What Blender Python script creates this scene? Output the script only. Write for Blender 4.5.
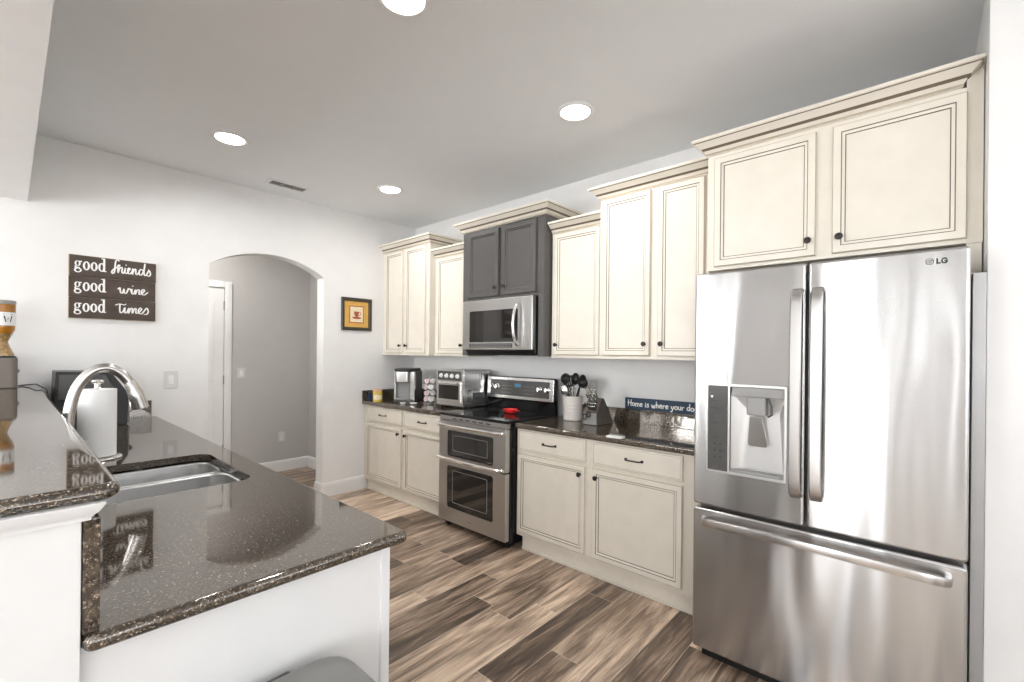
import bpy, bmesh, math, random
from mathutils import Vector, Matrix
random.seed(7)
PI = math.pi
for _o in list(bpy.data.objects): bpy.data.objects.remove(_o)
SC = bpy.context.scene
COL = SC.collection

# ------------------------------------------------------------------ camera
TH, ROLL, CAMH = 0.8335, 0.010, 1.4162
FPX, V0 = 457.24, 353.15
cd = bpy.data.cameras.new('camera'); cam = bpy.data.objects.new('camera', cd); COL.objects.link(cam)
_s, _c = math.sin(TH), math.cos(TH)
_R, _F, _U = Vector((_c, -_s, 0)), Vector((_s, _c, 0)), Vector((0, 0, 1))
_Rr = _R*math.cos(ROLL) + _U*math.sin(ROLL); _Ur = _U*math.cos(ROLL) - _R*math.sin(ROLL)
cam.matrix_world = Matrix(((_Rr.x, _Ur.x, -_F.x, 0), (_Rr.y, _Ur.y, -_F.y, 0), (_Rr.z, _Ur.z, -_F.z, CAMH), (0, 0, 0, 1)))
cd.sensor_width = 36; cd.lens = FPX/1024*36; cd.shift_y = (V0-341)/1024; cd.clip_start = .02
SC.camera = cam

# ------------------------------------------------------------------ world, exposure, daylight
SC.view_settings.view_transform = 'Standard'; SC.view_settings.look = 'None'
SC.view_settings.gamma = 1; SC.view_settings.use_curve_mapping = False
SC.view_settings.exposure = 0.76
wd = bpy.data.worlds.new('sky'); SC.world = wd; wd.use_nodes = True
wd.node_tree.nodes['Background'].inputs[0].default_value = (.90, .95, 1, 1)
wd.node_tree.nodes['Background'].inputs[1].default_value = 1.6

def area(name, loc, rot, sx, sy, power, color=(1, 1, 1), spread=PI, parent=None, shape='RECTANGLE'):
    l = bpy.data.lights.new(name, 'AREA'); l.shape = shape; l.size = sx; l.size_y = sy
    l.energy = power; l.color = color; l.spread = spread
    o = bpy.data.objects.new(name, l); COL.objects.link(o); o.location = loc; o.rotation_euler = rot
    if parent: o.parent = parent; o.location = Vector(loc)-parent.location
    return o
# room dimensions
W, D, H = 3.106, 4.33, 2.82
XL, YN = -3.6, -3.6
# daylight openings: (y0,y1,z0,z1) in the left wall, (x0,x1,z0,z1) in the near wall
LWIN = [(.60, 1.12, .08, 2.30), (-.16, -.10, .08, 2.30), (.25, .29, .08, 2.30), (2.34, 2.47, .9, 2.36), (2.86, 4.1, .9, 2.36), (-2.6, -1.2, .9, 2.3)]  # last opening added as ceiling fill; the rest follow streaks in the refrigerator
NFILL = [(-2.9, -1.2, .6, 2.35), (-.6, .9, .6, 2.35), (1.5, 2.7, .9, 2.35)]  # unseen near-wall windows added to light the room
DAY = 33
for i, (a, b, c, d) in enumerate(LWIN):
    area('daylight_fill', (XL-.02, (a+b)/2, (c+d)/2), (0, -PI/2-(.0, .0, .0, .4, .4, 1.2)[i], 0), d-c, b-a, (.45, .45, .5, .8, 1.35, 2.2)[i]*DAY*(b-a)*(d-c), (.97, .985, 1))
for i, (a, b, c, d) in enumerate(NFILL):
    area('daylight_fill', ((a+b)/2, YN-.02, (c+d)/2), (PI/2+1.15, 0, 0), b-a, d-c, .25*DAY*(b-a)*(d-c), (.97, .985, 1))  # tilted up so the added windows also light the ceiling

# ------------------------------------------------------------------ materials
def nt(name):
    m = bpy.data.materials.new(name); m.use_nodes = True
    return m, m.node_tree, m.node_tree.nodes['Principled BSDF']
def N(t, kind, **kw):
    n = t.nodes.new(kind)
    for k, v in kw.items(): setattr(n, k, v)
    return n
def simple(name, col, rough=.5, metal=0, noise=.03, scale=6, spec=.5, emit=None, es=0, coat=0, trans=0, ior=1.45, bump=0, bscale=60):
    m, t, b = nt(name)
    tc = N(t, 'ShaderNodeTexCoord'); nz = N(t, 'ShaderNodeTexNoise'); nz.inputs['Scale'].default_value = scale
    nz.inputs['Detail'].default_value = 4
    t.links.new(tc.outputs['Object'], nz.inputs['Vector'])
    mx = N(t, 'ShaderNodeMix', data_type='RGBA')
    lo = [max(0, c*(1-noise*2)) for c in col]+[1]; hi = [min(1, c*(1+noise)) for c in col]+[1]
    mx.inputs[6].default_value = lo; mx.inputs[7].default_value = hi
    t.links.new(nz.outputs[0], mx.inputs[0]); t.links.new(mx.outputs[2], b.inputs['Base Color'])
    b.inputs['Roughness'].default_value = rough; b.inputs['Metallic'].default_value = metal
    b.inputs['Specular IOR Level'].default_value = spec; b.inputs['IOR'].default_value = ior
    b.inputs['Coat Weight'].default_value = coat; b.inputs['Transmission Weight'].default_value = trans
    if emit: b.inputs['Emission Color'].default_value = (*emit, 1); b.inputs['Emission Strength'].default_value = es
    if bump:
        n2 = N(t, 'ShaderNodeTexNoise'); n2.inputs['Scale'].default_value = bscale; n2.inputs['Detail'].default_value = 3
        t.links.new(tc.outputs['Object'], n2.inputs['Vector'])
        bp = N(t, 'ShaderNodeBump'); bp.inputs['Strength'].default_value = bump; bp.inputs['Distance'].default_value = .002
        t.links.new(n2.outputs[0], bp.inputs['Height']); t.links.new(bp.outputs[0], b.inputs['Normal'])
    return m

def granite():
    m, t, b = nt('polished_brown_granite')
    tc = N(t, 'ShaderNodeTexCoord')
    def ramp(src, stops):
        r = N(t, 'ShaderNodeValToRGB'); r.color_ramp.interpolation = 'LINEAR'
        while len(r.color_ramp.elements) < len(stops): r.color_ramp.elements.new(.5)
        for e, (p, c) in zip(r.color_ramp.elements, stops): e.position = p; e.color = (*c, 1)
        t.links.new(src, r.inputs[0]); return r
    n1 = N(t, 'ShaderNodeTexNoise'); n1.inputs['Scale'].default_value = 150; n1.inputs['Detail'].default_value = 5; n1.inputs['Roughness'].default_value = .65
    v = N(t, 'ShaderNodeTexVoronoi'); v.inputs['Scale'].default_value = 190
    n3 = N(t, 'ShaderNodeTexNoise'); n3.inputs['Scale'].default_value = 300; n3.inputs['Detail'].default_value = 2
    for n in (n1, v, n3): t.links.new(tc.outputs['Object'], n.inputs['Vector'])
    r1 = ramp(n1.outputs[0], [(.36, (.013, .011, .009)), (.50, (.048, .040, .031)), (.59, (.15, .125, .097)), (.68, (.50, .44, .36))])
    r2 = ramp(v.outputs['Color'], [(0, (.35, .32, .29)), (1, (1.3, 1.22, 1.12))])
    mul = N(t, 'ShaderNodeMix', data_type='RGBA', blend_type='MULTIPLY'); mul.inputs[0].default_value = 1
    t.links.new(r1.outputs[0], mul.inputs[6]); t.links.new(r2.outputs[0], mul.inputs[7])
    r3 = ramp(n3.outputs[0], [(.64, (0, 0, 0)), (.72, (.32, .30, .27))])
    ad = N(t, 'ShaderNodeMix', data_type='RGBA', blend_type='ADD'); ad.inputs[0].default_value = 1
    t.links.new(mul.outputs[2], ad.inputs[6]); t.links.new(r3.outputs[0], ad.inputs[7])
    t.links.new(ad.outputs[2], b.inputs['Base Color'])
    b.inputs['Roughness'].default_value = .045; b.inputs['IOR'].default_value = 2.15; b.inputs['Specular Tint'].default_value = (1, .93, .86, 1)
    return m

def wood_floor():
    m, t, b = nt('wood_look_plank_tile')
    L = t.links
    tc = N(t, 'ShaderNodeTexCoord'); sp = N(t, 'ShaderNodeSeparateXYZ'); L.new(tc.outputs['Object'], sp.inputs[0])
    def M(op, a, bb=None, c=None):
        n = N(t, 'ShaderNodeMath', operation=op)
        for i, x in enumerate((a, bb, c)):
            if x is None: continue
            if isinstance(x, (int, float)): n.inputs[i].default_value = x
            else: L.new(x, n.inputs[i])
        return n.outputs[0]
    pw, pl = .157, .915
    ry = M('DIVIDE', M('SUBTRACT', sp.outputs[1], 1.003), pw); row = M('FLOOR', ry); fy = M('FRACT', ry)
    wn = N(t, 'ShaderNodeTexWhiteNoise', noise_dimensions='1D'); L.new(row, wn.inputs['W'])
    cx = M('ADD', M('DIVIDE', sp.outputs[0], pl), M('MULTIPLY', wn.outputs[0], 7.3)); colr = M('FLOOR', cx); fx = M('FRACT', cx)
    cb = N(t, 'ShaderNodeCombineXYZ'); L.new(row, cb.inputs[0]); L.new(colr, cb.inputs[1])
    wn2 = N(t, 'ShaderNodeTexWhiteNoise', noise_dimensions='3D'); L.new(cb.outputs[0], wn2.inputs['Vector'])
    s2 = N(t, 'ShaderNodeSeparateXYZ'); L.new(wn2.outputs['Color'], s2.inputs[0])
    # grain coordinates, shifted per plank
    gx = M('ADD', M('MULTIPLY', sp.outputs[0], 1.25), M('MULTIPLY', s2.outputs[0], 40))
    gy = M('ADD', M('MULTIPLY', sp.outputs[1], 11), M('MULTIPLY', s2.outputs[1], 40))
    gc = N(t, 'ShaderNodeCombineXYZ'); L.new(gx, gc.inputs[0]); L.new(gy, gc.inputs[1])
    g1 = N(t, 'ShaderNodeTexNoise'); g1.inputs['Scale'].default_value = 1.0; g1.inputs['Detail'].default_value = 3; g1.inputs['Distortion'].default_value = 1.3
    L.new(gc.outputs[0], g1.inputs['Vector'])
    gx2 = M('MULTIPLY', gx, 3.2); gy2 = M('MULTIPLY', gy, 5)
    gc2 = N(t, 'ShaderNodeCombineXYZ'); L.new(gx2, gc2.inputs[0]); L.new(gy2, gc2.inputs[1])
    g2 = N(t, 'ShaderNodeTexNoise'); g2.inputs['Scale'].default_value = 1.0; g2.inputs['Detail'].default_value = 6; g2.inputs['Roughness'].default_value = .65; g2.inputs['Distortion'].default_value = 1.2
    L.new(gc2.outputs[0], g2.inputs['Vector'])
    val = M('ADD', M('ADD', M('MULTIPLY', M('SUBTRACT', g1.outputs[0], .5), 1.55), M('MULTIPLY', M('SUBTRACT', s2.outputs[2], .5), .70)),
            M('ADD', M('MULTIPLY', M('SUBTRACT', g2.outputs[0], .5), .95), .47))
    r = N(t, 'ShaderNodeValToRGB'); L.new(val, r.inputs[0])
    st = [(.08, (.075, .052, .038)), (.30, (.165, .115, .082)), (.50, (.33, .238, .172)), (.70, (.54, .405, .30)), (.92, (.78, .62, .47))]
    while len(r.color_ramp.elements) < 5: r.color_ramp.elements.new(.5)
    for e, (p, c) in zip(r.color_ramp.elements, st): e.position = p; e.color = (*c, 1)
    ge = M('MAXIMUM', M('LESS_THAN', fy, .016), M('LESS_THAN', fx, .0028))
    mx = N(t, 'ShaderNodeMix', data_type='RGBA'); L.new(ge, mx.inputs[0]); L.new(r.outputs[0], mx.inputs[6]); mx.inputs[7].default_value = (.62, .52, .42, 1)
    L.new(mx.outputs[2], b.inputs['Base Color'])
    b.inputs['Roughness'].default_value = .36
    bp = N(t, 'ShaderNodeBump'); bp.inputs['Strength'].default_value = .12; bp.inputs['Distance'].default_value = .002
    L.new(M('SUBTRACT', g2.outputs[0], ge), bp.inputs['Height']); L.new(bp.outputs[0], b.inputs['Normal'])
    return m

def stainless(name, rough=.22, col=(.74, .73, .72), aniso=.85, wave=.0, axis='Z', rot=0.25):
    m, t, b = nt(name); L = t.links
    b.inputs['Metallic'].default_value = 1; b.inputs['Roughness'].default_value = rough
    tc = N(t, 'ShaderNodeTexCoord'); mp = N(t, 'ShaderNodeMapping'); L.new(tc.outputs['Object'], mp.inputs[0])
    mp.inputs['Scale'].default_value = (6, 6, 300)
    nz = N(t, 'ShaderNodeTexNoise'); nz.inputs['Scale'].default_value = 1; nz.inputs['Detail'].default_value = 3; L.new(mp.outputs[0], nz.inputs['Vector'])
    mx = N(t, 'ShaderNodeMix', data_type='RGBA'); mx.inputs[6].default_value = (*[c*.93 for c in col], 1); mx.inputs[7].default_value = (*col, 1)
    L.new(nz.outputs[0], mx.inputs[0]); L.new(mx.outputs[2], b.inputs['Base Color'])
    b.inputs['Anisotropic'].default_value = aniso; b.inputs['Anisotropic Rotation'].default_value = rot
    tg = N(t, 'ShaderNodeTangent', direction_type='RADIAL', axis=axis); L.new(tg.outputs[0], b.inputs['Tangent'])
    if wave:
        mp2 = N(t, 'ShaderNodeMapping'); L.new(tc.outputs['Object'], mp2.inputs[0]); mp2.inputs['Scale'].default_value = (1, 5.5, .9)
        n2 = N(t, 'ShaderNodeTexNoise'); n2.inputs['Scale'].default_value = 1; n2.inputs['Detail'].default_value = 1; L.new(mp2.outputs[0], n2.inputs['Vector'])
        bp = N(t, 'ShaderNodeBump'); bp.inputs['Strength'].default_value = 1; bp.inputs['Distance'].default_value = wave
        L.new(n2.outputs[0], bp.inputs['Height']); L.new(bp.outputs[0], b.inputs['Normal'])
    return m

MT = {}
MT['wall'] = simple('white_wall_paint', (.83, .822, .808), .6, bump=.08, bscale=250)
MT['ceil'] = simple('grey_ceiling_paint', (.85, .865, .88), .8, noise=.015, bump=.1, bscale=180)
MT['trim'] = simple('white_gloss_trim', (.86, .86, .855), .35)
MT['hall'] = simple('shaded_hall_wall', (.56, .545, .53), .7)  # dimness of the hall put into the colour, greyer than the kitchen walls
MT['cream'] = simple('cream_glazed_paint', (.795, .74, .645), .38, noise=.05, scale=9)
MT['glaze'] = simple('brown_glaze_line', (.16, .125, .085), .5)
MT['glaze2'] = simple('tan_glaze_line', (.45, .39, .29), .5)
MT['dark'] = simple('charcoal_cabinet_paint', (.105, .100, .095), .32, noise=.08, scale=12)
MT['darkline'] = simple('black_glaze_line', (.012, .011, .011), .5)
MT['granite'] = granite()
MT['floor'] = wood_floor()
MT['steel'] = stainless('brushed_stainless_steel', .24, (.66, .65, .64), .80, wave=0)
MT['fridge_steel'] = stainless('refrigerator_stainless_steel', .22, (.56, .555, .55), .98, wave=.009)
MT['sink'] = simple('satin_sink_steel', (.80, .80, .80), .30, 1, noise=.05, scale=30)
MT['chrome'] = simple('bright_nickel', (.88, .875, .865), .2, 1)
MT['nickel'] = simple('brushed_nickel', (.56, .54, .52), .24, 1)
MT['bronze'] = simple('dark_bronze_hardware', (.035, .028, .024), .35, .6)
MT['black'] = simple('black_plastic', (.016, .016, .016), .35)
MT['blackgloss'] = simple('black_gloss_enamel', (.010, .010, .011), .08)
MT['glass_dark'] = simple('dark_oven_glass', (.018, .016, .015), .05, spec=.9)
MT['grey'] = simple('grey_plastic', (.30, .295, .285), .4)
MT['dkgrey'] = simple('dark_grey_plastic', (.085, .085, .085), .42)
MT['silver'] = simple('silver_grey_filler', (.42, .415, .41), .4, .4)
MT['white'] = simple('white_plastic', (.85, .85, .84), .35)
MT['paper'] = simple('white_paper_towel', (.90, .90, .89), .9, bump=.4, bscale=120)
MT['lens'] = simple('glowing_lamp_lens', (1, 1, 1), .5, emit=(1, .97, .93), es=14)
MT['plate'] = simple('warm_white_plate', (.70, .69, .68), .35)
MT['red'] = simple('red_silicone', (.75, .03, .03), .3)
MT['letter'] = simple('white_lettering_paint', (.88, .87, .84), .6)

# ------------------------------------------------------------------ mesh helpers
def new(): return bmesh.new()
def finish(name, bm, mats, parent=None, smooth=True, angle=32):
    if not isinstance(mats, (list, tuple)): mats = [mats]
    bmesh.ops.recalc_face_normals(bm, faces=bm.faces[:])
    me = bpy.data.meshes.new(name)
    root = parent
    if root is not None:
        while root.parent is not None: root = root.parent
        if root.location.length: bmesh.ops.transform(bm, matrix=Matrix.Translation(-root.location), verts=bm.verts[:])
    bm.to_mesh(me); bm.free()
    for mm in mats: me.materials.append(MT[mm] if isinstance(mm, str) else mm)
    if smooth:
        me.shade_smooth(); me.set_sharp_from_angle(angle=math.radians(angle))
    o = bpy.data.objects.new(name, me); COL.objects.link(o)
    if parent is not None: o.parent = parent
    if smooth:
        wn = o.modifiers.new('weighted_normal', 'WEIGHTED_NORMAL'); wn.keep_sharp = True; wn.weight = 80
    return o
def thing(name, label, cat, loc, group=None):
    o = bpy.data.objects.new(name, None); COL.objects.link(o); o.location = loc; o.empty_display_size = .05
    o['label'] = label; o['category'] = cat
    if group: o['group'] = group
    return o
def tag(o, label, cat, group=None):
    o['label'] = label; o['category'] = cat
    if group: o['group'] = group
    return o
def solo(name, bm, mats, label, cat, group=None, **kw):
    return tag(finish(name, bm, mats, None, **kw), label, cat, group)
def struct(name, bm, mats, parent=None, **kw):
    o = finish(name, bm, mats, parent, **kw)
    if parent is None: o['kind'] = 'structure'
    return o
def box(bm, x0, x1, y0, y1, z0, z1, bev=0, mat=0, seg=2):
    x0, x1 = min(x0, x1), max(x0, x1); y0, y1 = min(y0, y1), max(y0, y1); z0, z1 = min(z0, z1), max(z0, z1)
    vs = [bm.verts.new((x, y, z)) for x in (x0, x1) for y in (y0, y1) for z in (z0, z1)]
    idx = [(0, 1, 3, 2), (4, 6, 7, 5), (0, 4, 5, 1), (2, 3, 7, 6), (0, 2, 6, 4), (1, 5, 7, 3)]
    fs = [bm.faces.new([vs[i] for i in f]) for f in idx]
    for f in fs: f.material_index = mat
    if bev:
        es = list({e for f in fs for e in f.edges})
        r = bmesh.ops.bevel(bm, geom=es, offset=bev, segments=seg, affect='EDGES', profile=.5)
        for f in r['faces']: f.material_index = mat
def boxm(*a, **k):
    bm = new(); box(bm, *a, **k); return bm
def loft(bm, rings, mats=None, cap0=True, cap1=True, closed=True, capmat=0):
    vr = [[bm.verts.new(p) for p in r] for r in rings]
    n = len(rings[0])
    for k in range(len(vr)-1):
        a, b = vr[k], vr[k+1]
        for i in range(n if closed else n-1):
            j = (i+1) % n
            try:
                f = bm.faces.new((a[i], a[j], b[j], b[i]))
                if mats: f.material_index = mats[k]
            except ValueError: pass
    if cap0:
        f = bm.faces.new(vr[0][::-1]); f.material_index = capmat
    if cap1:
        f = bm.faces.new(vr[-1]); f.material_index = capmat
    return vr
def frame_at(d):
    d = d.normalized(); up = Vector((0, 0, 1)) if abs(d.z) < .95 else Vector((1, 0, 0))
    a = d.cross(up).normalized(); return a, d.cross(a).normalized()
def lathe(bm, c, prof, n=24, axis=(0, 0, 1), mats=None, caps=True):
    """prof: list of (r, h) along axis from centre c"""
    ax = Vector(axis).normalized(); a, b = frame_at(ax); c = Vector(c)
    rings = [[c+ax*h+(a*math.cos(2*PI*i/n)+b*math.sin(2*PI*i/n))*max(r, 1e-4) for i in range(n)] for r, h in prof]
    loft(bm, rings, mats, caps, caps)
def catmull(pts, k=6, closed=False):
    P = [Vector(p) for p in pts]; out = []
    n = len(P)
    for i in range(n if closed else n-1):
        p0 = P[(i-1) % n] if (closed or i > 0) else P[0]; p1 = P[i]; p2 = P[(i+1) % n]
        p3 = P[(i+2) % n] if (closed or i+2 < n) else P[-1]
        for j in range(k):
            t = j/k
            out.append(.5*((2*p1)+(-p0+p2)*t+(2*p0-5*p1+4*p2-p3)*t*t+(-p0+3*p1-3*p2+p3)*t**3))
    if not closed: out.append(P[-1])
    return out
def tube(bm, pts, r, n=12, radii=None, flat=1.0, mat=0):
    P = [Vector(p) for p in pts]; rings = []
    t0 = (P[1]-P[0]).normalized(); a, b = frame_at(t0)
    for i, p in enumerate(P):
        t = (P[min(i+1, len(P)-1)]-P[max(i-1, 0)]).normalized()
        a = (a-t*a.dot(t)).normalized(); b = t.cross(a)
        rr = radii[i] if radii else r
        rings.append([p+(a*math.cos(2*PI*j/n)+b*math.sin(2*PI*j/n)*flat)*rr for j in range(n)])
    loft(bm, rings, [mat]*(len(rings)-1), capmat=mat)
def rrect(a0, a1, b0, b1, r, n=5):
    pts = []
    for cx_, cy_, s in ((a1-r, b1-r, 0), (a0+r, b1-r, 1), (a0+r, b0+r, 2), (a1-r, b0+r, 3)):
        for i in range(n+1):
            an = (s+i/n)*PI/2; pts.append((cx_+r*math.cos(an), cy_+r*math.sin(an)))
    return pts
def slab(bm, a0, a1, b0, b1, h0, h1, r=.01, edge=.004, mp=None, hole=None, eseg=3, holemat=0, mat=0, both=True):
    """plate with rounded corners and rounded edges; mp(a,b,h)->xyz; hole=(a0,a1,b0,b1,r) goes right through"""
    mp = mp or (lambda a, b, h: (a, b, h))
    s = 1 if h1 > h0 else -1
    st = [(edge*(1-math.sin(i/eseg*PI/2)), edge*(1-math.cos(i/eseg*PI/2))) for i in range(eseg+1)]  # (inset,dh)
    lv = [(ins, h0+s*(dh)) for ins, dh in [(edge*(1-math.sin(i/eseg*PI/2)), edge*(1-math.cos(i/eseg*PI/2))) for i in range(eseg+1)]] if both else [(0, h0)]
    top = [(edge*(1-math.cos(i/eseg*PI/2)), h1-s*edge*(1-math.sin(i/eseg*PI/2))) for i in range(eseg+1)]
    lv += top
    rings = [[mp(a, b, h) for a, b in rrect(a0+i, a1-i, b0+i, b1-i, max(r-i, .0006))] for i, h in lv]
    vr = loft(bm, rings, [mat]*(len(rings)-1), cap0=(hole is None), cap1=(hole is None), capmat=mat)
    if hole:
        hp = rrect(*hole)
        lo = [bm.verts.new(mp(a, b, h0)) for a, b in hp]; hi = [bm.verts.new(mp(a, b, h1)) for a, b in hp]
        n = len(hp)
        for i in range(n):
            f = bm.faces.new((lo[i], lo[(i+1) % n], hi[(i+1) % n], hi[i])); f.material_index = holemat
        for outer, inner in ((vr[0], lo), (vr[-1], hi)):
            es = []
            for ring in (outer, inner):
                for i in range(len(ring)):
                    e = bm.edges.get((ring[i], ring[(i+1) % len(ring)]))
                    es.append(e)
            g = bmesh.ops.triangle_fill(bm, edges=es, use_beauty=True)
            for f in g['geom']:
                if isinstance(f, bmesh.types.BMFace): f.material_index = mat

def prism(bm, poly, mp, h0, h1, mat=0, bev=0):
    a = [bm.verts.new(mp(p[0], p[1], h0)) for p in poly]; b = [bm.verts.new(mp(p[0], p[1], h1)) for p in poly]
    fs = [bm.faces.new(a[::-1]), bm.faces.new(b)]
    n = len(poly)
    for i in range(n): fs.append(bm.faces.new((a[i], a[(i+1) % n], b[(i+1) % n], b[i])))
    for f in fs: f.material_index = mat
    if bev:
        bmesh.ops.bevel(bm, geom=list({e for f in fs for e in f.edges}), offset=bev, segments=2, affect='EDGES', profile=.5)

# strokes (painted lettering as thin raised ribbons)
RIB = [0]
def ribbon(bm, pts, w, mp, h0, h1, mat=0, wf=None):
    P = [Vector((p[0], p[1], 0)) for p in pts]; L_, R_ = [], []
    for i, p in enumerate(P):
        t = P[min(i+1, len(P)-1)]-P[max(i-1, 0)]
        if t.length < 1e-9: t = Vector((1, 0, 0))
        t.normalize(); nrm = Vector((-t.y, t.x, 0))
        ww = w*(wf(t) if wf else 1)/2
        L_.append(p+nrm*ww); R_.append(p-nrm*ww)
    for i in range(len(P)-1):
        RIB[0] = (RIB[0]+1) % 37; hh = h1+RIB[0]*1.5e-5
        q = [L_[i], L_[i+1], R_[i+1], R_[i]]
        a = [bm.verts.new(mp(v.x, v.y, hh)) for v in q]
        for f in ([a[0], a[1], a[2], a[3]],):
            try: bm.faces.new(f).material_index = mat
            except ValueError: pass
    for e in (P[0], P[-1]):
        n = 8; a = [bm.verts.new(mp(e.x+w*.45*math.cos(2*PI*k/n), e.y+w*.45*math.sin(2*PI*k/n), h1+6e-4)) for k in range(n)]
        bm.faces.new(a).material_index = mat
O_ = [(.25, .5), (.05, .40), (.03, .15), (.22, 0), (.43, .12), (.45, .36), (.25, .5)]
GL = {
 'H': (.72, [[(.08, .0), (.1, .5), (.12, 1)], [(.6, 0), (.58, .5), (.62, .98)], [(-.05, .55), (.3, .5), (.7, .56)]]),
 'o': (.5, [O_]), 'O': (.5, [O_]),
 'm': (.75, [[(.04, 0), (.05, .48)], [(.05, .35), (.18, .5), (.33, .42), (.35, 0)], [(.35, .35), (.5, .5), (.64, .42), (.66, 0)]]),
 'e': (.48, [[(.05, .26), (.38, .3), (.38, .44), (.2, .5), (.05, .36), (.05, .12), (.2, 0), (.42, .08)]]),
 'i': (.2, [[(.08, 0), (.08, .45)], [(.08, .62), (.1, .66)]]),
 's': (.42, [[(.36, .44), (.2, .5), (.07, .4), (.18, .27), (.34, .18), (.28, .02), (.12, 0), (.02, .06)]]),
 'w': (.7, [[(.03, .48), (.1, .05), (.18, .0), (.3, .38)], [(.3, .38), (.4, .02), (.5, .0), (.62, .5)]]),
 'h': (.5, [[(.05, 0), (.06, .95)], [(.06, .33), (.2, .5), (.36, .42), (.38, 0)]]),
 'r': (.38, [[(.05, 0), (.06, .48)], [(.06, .32), (.18, .48), (.34, .45)]]),
 'y': (.5, [[(.04, .48), (.1, .15), (.24, .1)], [(.42, .5), (.3, .05), (.12, -.35), (-.05, -.3)]]),
 'u': (.5, [[(.05, .48), (.06, .1), (.22, 0), (.38, .12), (.4, .48)], [(.4, .3), (.42, 0)]]),
 'd': (.52, [[(.4, .4), (.22, .5), (.05, .36), (.05, .1), (.2, 0), (.4, .14)], [(.42, .98), (.41, .4), (.44, 0)]]),
 'g': (.5, [[(.4, .4), (.22, .5), (.05, .36), (.05, .1), (.2, 0), (.4, .14)], [(.42, .5), (.4, -.15), (.24, -.36), (.02, -.24)]]),
 ' ': (.28, []),
 'L': (.55, [[(.06, 1), (.06, 0)], [(.0, .06), (.48, .06)]]),
 'G': (.7, [[(.6, .82), (.42, .98), (.2, .94), (.05, .7), (.05, .3), (.2, .05), (.42, .02), (.6, .16), (.6, .48)], [(.38, .48), (.65, .48)]]),
}
def write(bm, text, x, y, size, w, mp, h0, h1, mat=0, wob=0, sx=1.0):
    for i, ch in enumerate(text):
        adv, st = GL[ch]; dy = wob*math.sin(i*2.1)
        for s in st:
            pts = catmull([(p[0], p[1], 0) for p in s], 5) if len(s) > 2 else [Vector((*p, 0)) for p in s]
            ribbon(bm, [(x+p.x*size*sx, y+p.y*size+dy) for p in pts], w, mp, h0, h1, mat)
        x += (adv+.08)*size*sx
    return x

# ------------------------------------------------------------------ room shell
struct('floor', boxm(XL-.2, W+.2, YN-.2, 5.9, -.1, 0), 'floor')
struct('ceiling', boxm(XL-.2, W+.2, YN-.2, 5.9, H, H+.1), 'ceil')
def wall_holes(bm, u0, u1, z0, z1, holes, mp, t0, t1):
    us = sorted({u0, u1, *[h[0] for h in holes], *[h[1] for h in holes]})
    for a, b in zip(us[:-1], us[1:]):
        hs = [h for h in holes if h[0] <= a+1e-6 and h[1] >= b-1e-6]
        segs = [(z0, z1)]
        if hs: segs = [(z0, hs[0][2]), (hs[0][3], z1)]
        for c, d in segs:
            if d-c < 1e-4: continue
            prism(bm, [(a, c), (b, c), (b, d), (a, d)], mp, t0, t1)
# far wall with arched opening
AX0, AX1, ASP, AAP = 1.095, 2.05, 2.125, 2.272
def far_wall():
    bm = new(); mp = lambda a, b, h: (a, h, b)
    hw = (AX1-AX0)/2; s = AAP-ASP; R = (hw*hw+s*s)/(2*s); cx_ = (AX0+AX1)/2; cz = AAP-R
    n = 28; xs = [AX0+(AX1-AX0)*i/n for i in range(n+1)]
    zs = [cz+math.sqrt(max(R*R-(x-cx_)**2, 0)) for x in xs]
    prism(bm, [(XL-.1, 0), (AX0, 0)]+list(zip(xs, zs))+[(AX1, 0), (W+.1, 0), (W+.1, H), (XL-.1, H)], mp, D, D+.14)
    return bm
struct('wall_far', far_wall(), 'wall')
struct('wall_right', boxm(W, W+.12, YN-.1, D+.14, 0, H), 'wall')
bm = new(); wall_holes(bm, YN-.1, D, 0, H, LWIN, lambda a, b, h: (h, a, b), XL-.12, XL); struct('wall_left', bm, 'wall')
bm = new(); wall_holes(bm, XL, W, 0, H, NFILL, lambda a, b, h: (a, h, b), YN-.12, YN); struct('wall_near', bm, 'wall')
struct('wall_return', boxm(2.33, W, -.30, -.155, 0, H, bev=.003), 'wall')
struct('wall_header', boxm(-.09, .077, YN, D, 2.37, H), 'wall')
# windows (behind the viewer; near-wall set and last left one added for light)
wi = 0
def window(mp, a, b, c, d, t):
    global wi
    wi += 1
    bm = new()
    for (p, q, r_, s) in ((a-.06, b+.06, c-.06, c), (a-.06, b+.06, d, d+.06), (a-.06, a, c, d), (b, b+.06, c, d), (a, b, (c+d)/2-.015, (c+d)/2+.015)):
        prism(bm, [(p, r_), (q, r_), (q, s), (p, s)], mp, t, t+.03)
    f = finish('window_%d' % wi, bm, 'trim'); f['kind'] = 'structure'
    bm = new(); prism(bm, [(a, c), (b, c), (b, d), (a, d)], mp, -.075, -.070); finish('window_pane', bm, 'pane', f)
gl, gt, gb = nt('window_pane_glass')
gb.inputs['Transmission Weight'].default_value = 1; gb.inputs['Roughness'].default_value = 0; gb.inputs['IOR'].default_value = 1.1
MT['pane'] = gl
for (a, b, c, d) in LWIN: window(lambda p, q, h: (XL+h, p, q), a, b, c, d, 0)
for (a, b, c, d) in NFILL: window(lambda p, q, h: (p, YN+h, q), a, b, c, d, 0)

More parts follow.
